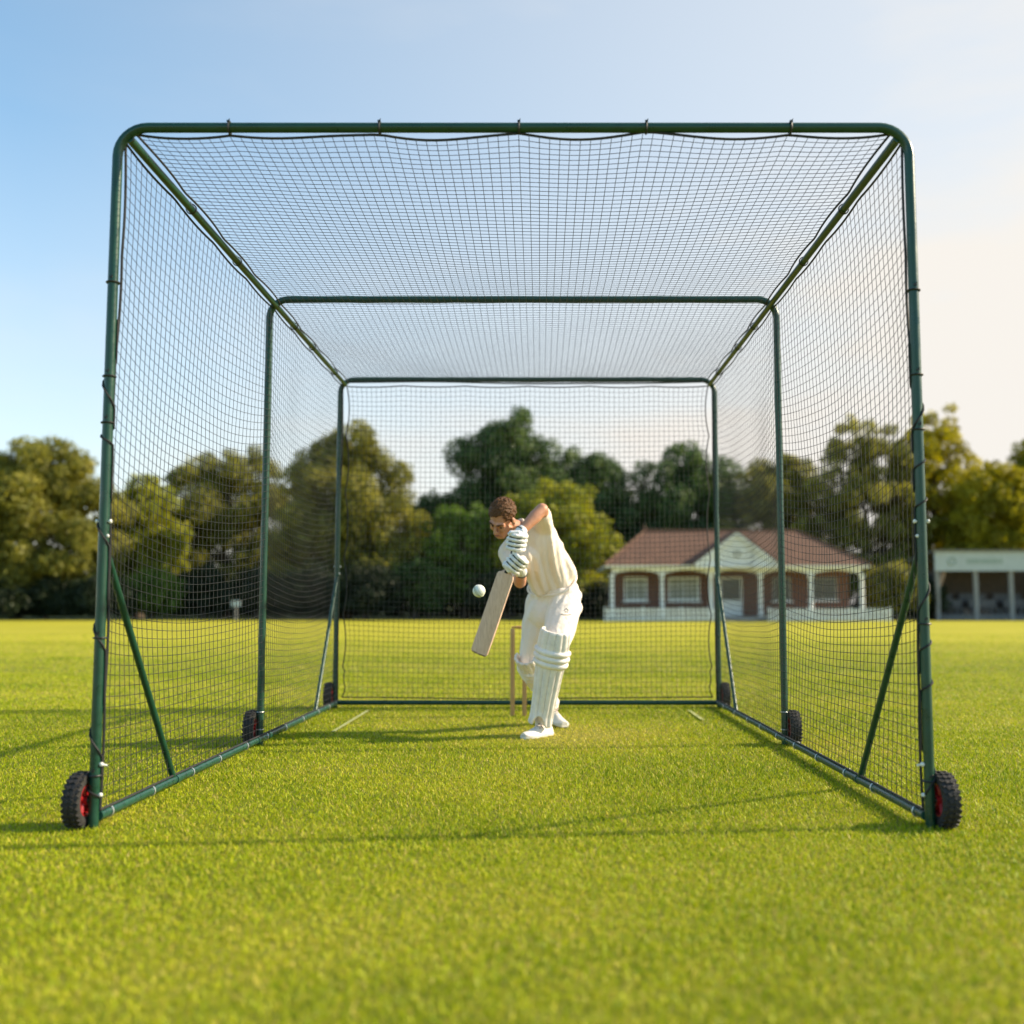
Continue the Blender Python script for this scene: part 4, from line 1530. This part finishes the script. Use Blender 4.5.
for i, (px, hw, top, Y, leaf, label) in enumerate(shrubs):
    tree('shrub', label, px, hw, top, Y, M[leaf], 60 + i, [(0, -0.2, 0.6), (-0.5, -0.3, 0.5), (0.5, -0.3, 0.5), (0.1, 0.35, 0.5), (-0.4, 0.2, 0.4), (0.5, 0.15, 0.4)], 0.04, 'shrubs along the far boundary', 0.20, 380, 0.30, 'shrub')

# long dark hedge closing the ground behind the trunks
hg = thing('hedge', 'long tall dark hedge closing the field behind the tree trunks', 'hedge', (0, 90, 0))
rng = np.random.default_rng(5)
cs, rs = [], []
for x_ in np.arange(-78, 82, 1.1):
    for zz in (0.3, 1.2, 2.3, 3.6, 4.8):
        cs.append(np.array([x_ + rng.uniform(-.5, .5), 90 + rng.uniform(-.7, .7), zz + rng.uniform(-.4, .4)])); rs.append(rng.uniform(0.9, 1.3))
v, f, tn = leaf_cloud(cs, rs, 170, 0.36, rng)
np_mesh('foliage', v, f, M['leaf_shade'], hg, tn)
m_ = MB()
for x_ in np.arange(-78, 82, 2.0):
    m_.tube([(x_, 90, -0.1), (x_ + 0.2, 90.1, 2.5), (x_ + 0.1, 90, 4.4)], [0.12, 0.08, 0.03], 6)
m_.build('stems', M['trunk'], hg, True)

# ------------------------------------------------------------------ pavilion
PY_ = 62.0
kx = lambda px: (px - PX0) / F * (PY_ * 0.9955 + 0.1)
zy = lambda py, Y=PY_: P(540, py, Y).z
pav = thing('pavilion', 'brick cricket pavilion with hipped brown tiled roof, white gable and columned verandah', 'pavilion', (kx(738), PY_, 0))
xl, xr = kx(612), kx(862)
z_e, z_r = zy(567), zy(533)
dep = 7.6
wall_y = PY_ + 1.7
cols_x = [kx(q) for q in (612, 662, 711, 760.5, 811, 862)]
# verandah floor and steps
MB().span((xl - 0.25, PY_ - 0.25, 0), (xr + 0.25, wall_y, 0.28)).build('verandah_floor', M['floor'], pav)
st_ = MB()
for i in range(2):
    st_.span((kx(718), PY_ - 0.95 + 0.35 * i, 0), (kx(752), PY_ - 0.25, 0.10 + 0.09 * i))
st_.build('steps', M['floor'], pav)

# front wall with real openings: brick panels round windows and door
wins = [(kx(626.5), kx(650), 1.20, 2.62, 'blind'), (kx(672), kx(704), 1.20, 2.62, 'blind'), (kx(779), kx(798), 1.2, 2.62, 'glass'), (kx(816), kx(845), 1.25, 2.62, 'glass')]
door = (kx(725), kx(748), 0.28, 2.62)
ops = sorted([(a, b_, c, d) for a, b_, c, d, _ in wins] + [door])
wl = MB()
cur = xl + 0.25
for a, b_, c, d in ops:
    wl.span((cur, wall_y, 0.0), (a, wall_y + 0.3, z_e - 0.05))
    wl.span((a, wall_y, 0.0), (b_, wall_y + 0.3, c))
    wl.span((a, wall_y, d), (b_, wall_y + 0.3, z_e - 0.05))
    cur = b_
wl.span((cur, wall_y, 0), (xr - 0.25, wall_y + 0.3, z_e - 0.05))
wl.span((xl + 0.25, wall_y + 0.3, 0), (xl + 0.55, PY_ + dep - 0.4, z_e - 0.05))
wl.span((xr - 0.55, wall_y + 0.3, 0), (xr - 0.25, PY_ + dep - 0.4, z_e - 0.05))
wl.span((xl + 0.55, PY_ + dep - 0.7, 0), (xr - 0.55, PY_ + dep - 0.4, z_e - 0.05))
wl.build('wall', M['brick'], pav)
for a, b_, c, d, kind in wins:
    fr = MB()
    t_ = 0.09
    y0, y1 = wall_y - 0.03, wall_y + 0.12
    fr.span((a, y0, c), (a + t_, y1, d)).span((b_ - t_, y0, c), (b_, y1, d))
    fr.span((a + t_, y0, d - t_), (b_ - t_, y1, d)).span((a + t_, y0, c), (b_ - t_, y1, c + t_))
    mx_ = (a + b_) / 2
    fr.span((mx_ - 0.015, y0 + 0.01, c + t_), (mx_ + 0.015, y1 - 0.01, d - t_))
    zm = c + (d - c) * 0.66
    fr.span((a + t_, y0 + 0.015, zm - 0.015), (mx_ - 0.015, y1 - 0.015, zm + 0.015)).span((mx_ + 0.015, y0 + 0.015, zm - 0.015), (b_ - t_, y1 - 0.015, zm + 0.015))
    w_ = fr.build('window', M['white'] if kind == 'blind' else M['post_grey'], pav)
    MB().span((a + t_, wall_y + 0.05, c + t_), (b_ - t_, wall_y + 0.07, d - t_)).build('pane', M[kind], w_)
    MB().span((a - 0.1, wall_y - 0.12, c - 0.09), (b_ + 0.1, wall_y - 0.005, c - 0.005)).build('sill', M['white'], w_)
dr = MB().span((door[0], wall_y + 0.02, door[2]), (door[0] + 0.1, wall_y + 0.14, door[3])).span((door[1] - 0.1, wall_y + 0.02, door[2]), (door[1], wall_y + 0.14, door[3])).span((door[0] + 0.1, wall_y + 0.02, door[3] - 0.1), (door[1] - 0.1, wall_y + 0.14, door[3]))
dr.span((door[0] + 0.1, wall_y + 0.05, door[2]), (door[1] - 0.1, wall_y + 0.11, 1.25))
d_o = dr.build('door', M['white'], pav)
MB().span((door[0] + 0.1, wall_y + 0.06, 1.25), (door[1] - 0.1, wall_y + 0.09, door[3] - 0.1)).build('pane', M['glass'], d_o)
MB().ball((door[1] - 0.25, wall_y + 0.03, 1.15), 0.05, None, 10, 6).build('handle', M['tie_white'], d_o, True)
# columns
for x_ in cols_x:
    c = MB().span((x_ - 0.15, PY_ - 0.15, 0.28), (x_ + 0.15, PY_ + 0.15, 0.5))
    c.tube([(x_, PY_, 0.5), (x_, PY_, 1.4), (x_, PY_, z_e - 0.62)], [0.13, 0.125, 0.105], 14)
    c.span((x_ - 0.16, PY_ - 0.16, z_e - 0.62), (x_ + 0.16, PY_ + 0.16, z_e - 0.45))
    c.build('column', M['white'], pav, True)
# arched beam between columns
for a, b_ in zip(cols_x[:-1], cols_x[1:]):
    n = 12
    poly = [(a, z_e - 0.05), (a, z_e - 0.45)]
    for i in range(1, n):
        t = i / n
        poly.append((a + (b_ - a) * t, z_e - 0.45 + 0.26 * math.sin(PI * t) ** 0.8))
    poly += [(b_, z_e - 0.45), (b_, z_e - 0.05)]
    MB().prism(poly, PY_ - 0.1, PY_ + 0.1).build('arch', M['white'], pav)
# eaves board
ov = 0.42
ex0, ex1, ey0, ey1 = xl - ov, xr + ov, PY_ - ov, PY_ + dep
MB().span((ex0, ey0, z_e - 0.046), (ex1, ey1, z_e + 0.09)).build('eaves', M['white'], pav)
# hipped roof
zc = z_e + 0.094
rl, rr2, ry = kx(651), kx(813), PY_ + dep * 0.47
rf = MB().add([(ex0 - 0.04, ey0 - 0.04, zc), (ex1 + 0.04, ey0 - 0.04, zc), (ex1 + 0.04, ey1 + 0.04, zc), (ex0 - 0.04, ey1 + 0.04, zc), (rl, ry, z_r + 0.35), (rr2, ry, z_r + 0.35)], [(0, 1, 5, 4), (1, 2, 5), (2, 3, 4, 5), (3, 0, 4), (3, 2, 1, 0)])
rf_o = rf.build('roof', M['tiles'], pav)
rd = MB().tube([(rl, ry, z_r + 0.36), (rr2, ry, z_r + 0.36)], 0.10, 8)
for cx_, ex in ((rl, ex0 - 0.04), (rr2, ex1 + 0.04)):
    rd.tube([(cx_, ry, z_r + 0.36), (ex, ey0 - 0.04, zc + 0.02)], 0.085, 8)
rd.build('ridge_tiles', M['tiles'], rf_o, True)
MB().lathe((rl, ry, z_r + 0.42), (0, 0, 1), [(0, 0.14), (0.12, 0.12), (0.2, 0.05), (0.42, 0.012), (0.42, 0.001), (0, 0.001)], 12).build('finial', M['tiles'], rf_o, True)
# gable over the entrance
gx0, gx1, gxa = kx(694), kx(777), kx(736)
gz0, gz1 = z_e + 0.13, zy(532.5, PY_ - 0.6)
gy = PY_ - 0.62
gb = MB().prism([(gx0 + 0.2, gz0), (gx1 - 0.2, gz0), (gxa, gz1 - 0.16)], gy + 0.08, gy + 0.28)
gb.span((gx0, gy - 0.02, gz0 - 0.2), (gx1, gy + 0.28, gz0 - 0.002))
g_o = gb.build('gable', M['white'], pav)
brd = MB()
for xe in (gx0, gx1):
    a_, b_ = Vector((xe, gy + 0.03, gz0 + 0.0)), Vector((gxa, gy + 0.03, gz1))
    d_ = (b_ - a_)
    rot = d_.to_track_quat('X', 'Z').to_matrix()
    brd.box((a_ + b_) / 2 + Vector((0, -0.03, -0.06)), (d_.length, 0.08, 0.20), rot)
brd.build('bargeboard', M['white'], g_o)
MB().tube([Vector((gxa + 0.17 * math.cos(a), gy + 0.075, gz0 + 0.62 + 0.17 * math.sin(a))) for a in np.linspace(0, 2 * PI, 20, endpoint=False)], 0.06, 6, True).build('roundel', M['blind'], g_o, True)
gr = MB()
yb = ry - 0.1
for xe, sgn in ((gx0 - 0.12, -1), (gx1 + 0.12, 1)):
    q = [Vector((xe, gy - 0.05, gz0 - 0.02)), Vector((gxa, gy - 0.05, gz1 + 0.05)), Vector((gxa, yb, gz1 + 0.05)), Vector((xe, yb, gz0 - 0.02))]
    up = Vector((0, 0, 0.09))
    gr.add(q + [p_ + up for p_ in q], [(0, 1, 2, 3), (7, 6, 5, 4), (0, 4, 5, 1), (1, 5, 6, 2), (2, 6, 7, 3), (3, 7, 4, 0)])
gr.build('gable_roof', M['tiles'], g_o)


# white picket fences in front of the verandah
def picket(label, xa, xb, y, h):
    t = thing('picket_fence', label, 'fence', ((xa + xb) / 2, y, 0), 'white fences in front of the pavilion')
    p_ = MB()
    n = int((xb - xa) / 0.17)
    for i in range(n + 1):
        x_ = xa + (xb - xa) * i / n
        p_.prism([(x_ - 0.052, 0.04), (x_ + 0.052, 0.04), (x_ + 0.052, h - 0.06), (x_, h), (x_ - 0.052, h - 0.06)], y - 0.02, y)
    p_.build('pickets', M['fence_white'], t)
    r_ = MB()
    for z_ in (0.22, h - 0.2):
        r_.span((xa - 0.05, y + 0.002, z_ - 0.05), (xb + 0.05, y + 0.05, z_ + 0.05))
    r_.build('rail', M['fence_white'], t)
    for x_ in np.arange(xa, xb + 0.1, (xb - xa) / max(1, round((xb - xa) / 2.0))):
        MB().span((x_ - 0.06, y + 0.052, 0), (x_ + 0.06, y + 0.17, h + 0.04)).build('post', M['fence_white'], t)


picket('white picket fence before the left half of the pavilion verandah', kx(604), kx(716), PY_ - 1.1, 0.80)
picket('white picket fence before the right half of the pavilion, running past its end', kx(765), kx(884), PY_ - 1.1, 0.78)

# ------------------------------------------------------------------ grandstand shelter on the right
SYY = 66.0
kx2 = lambda px: (px - PX0) / F * (SYY * 0.9955 + 0.1)
sh_o = thing('spectator_shelter', 'open fronted spectator shelter with pale fascia and rows of dark seats', 'shelter', (kx2(990), SYY, 0))
s0, s1 = kx2(936), kx2(1075)
zt, zb_ = zy(551.5, SYY), zy(571, SYY)
MB().span((s0, SYY, zb_), (s1, SYY + 0.12, zt)).build('fascia', M['fascia'], sh_o)
MB().add([(s0 - 0.15, SYY - 0.15, zt + 0.004), (s1 + 0.15, SYY - 0.15, zt + 0.004), (s1 + 0.15, SYY + 4.4, zt - 0.45), (s0 - 0.15, SYY + 4.4, zt - 0.45), (s0 - 0.15, SYY - 0.15, zt + 0.10), (s1 + 0.15, SYY - 0.15, zt + 0.10), (s1 + 0.15, SYY + 4.4, zt - 0.35), (s0 - 0.15, SYY + 4.4, zt - 0.35)],
         [(0, 1, 2, 3), (7, 6, 5, 4), (0, 4, 5, 1), (1, 5, 6, 2), (2, 6, 7, 3), (3, 7, 4, 0)]).build('roof', M['grey'], sh_o)
MB().span((s0 + 0.1, SYY + 4.0, 0), (s1 - 0.1, SYY + 4.2, zt - 0.5)).span((s0 + 0.02, SYY + 0.35, 0), (s0 + 0.1, SYY + 4.2, zb_ - 0.02)).span((s1 - 0.1, SYY + 0.35, 0), (s1 - 0.02, SYY + 4.2, zb_ - 0.02)).build('wall', M['dark_wood'], sh_o)
MB().span((s0 + 0.12, SYY + 1.2, 0.0), (s1 - 0.12, SYY + 3.99, 0.35)).span((s0 + 0.12, SYY + 2.6, 0.352), (s1 - 0.12, SYY + 3.99, 0.75)).build('terrace', M['grey'], sh_o)
for px in (939, 977.5, 1013, 1050):
    x_ = kx2(px)
    MB().span((x_ - 0.13, SYY + 0.14, 0), (x_ + 0.13, SYY + 0.34, zb_ + 0.1)).build('post', M['post_grey'], sh_o)
MB().tube([(kx2(941), SYY + 0.24, zb_ - 0.95), (kx2(946), SYY + 0.24, zb_ - 0.05)], 0.11, 6).build('timber_brace', M['oak_brace'], sh_o)
for row, (yy, zz) in enumerate(((SYY + 1.5, 0.35), (SYY + 3.0, 0.75))):
    for x0_, x1_ in ((kx2(944), kx2(974)), (kx2(981), kx2(1009)), (kx2(1017), kx2(1046))):
        b_ = MB().span((x0_, yy, zz + 0.38), (x1_, yy + 0.45, zz + 0.44)).span((x0_, yy + 0.47, zz + 0.50), (x1_, yy + 0.52, zz + 0.95))
        for q in np.linspace(x0_ + 0.1, x1_ - 0.1, 5):
            b_.span((q - 0.03, yy + 0.1, zz), (q + 0.03, yy + 0.4, zz + 0.38)).span((q - 0.02, yy + 0.452, zz + 0.40), (q + 0.02, yy + 0.469, zz + 0.9))
        b_.build('bench', M['seat'], sh_o)
# faded emblem and lettering strip on the fascia, too worn to read
lt = MB()
zc_ = (zt + zb_) / 2
lt.tube([(kx2(953) + 0.22 * math.cos(a), SYY - 0.006, zc_ + 0.22 * math.sin(a)) for a in np.linspace(0, 2 * PI, 16, endpoint=False)], 0.05, 6, True)
lt.build('emblem', M['letter'], sh_o, True)
lt = MB()
rl_ = random.Random(3)
q = kx2(968)
while q < kx2(1003):
    w_ = rl_.uniform(0.12, 0.2)
    lt.span((q, SYY - 0.01, zc_ - 0.16), (q + w_, SYY - 0.002, zc_ + 0.16))
    q += w_ + rl_.uniform(0.05, 0.09)
lt.build('lettering', M['letter'], sh_o)

# small white notice on a post by the far boundary
nb = P(236, 612, 66); nb.z = 0
ns_ = thing('notice_board', 'small white notice board on a thin post by the far boundary', 'sign', (nb.x, 66, 0))
MB().tube([(nb.x, 66, 0), (nb.x, 66, 1.0)], 0.05, 8).build('post', M['post_grey'], ns_, True)
MB().span((nb.x - 0.28, 65.9, 0.86), (nb.x + 0.28, 65.95, 1.22)).build('board', M['fascia'], ns_, False, 0.01)
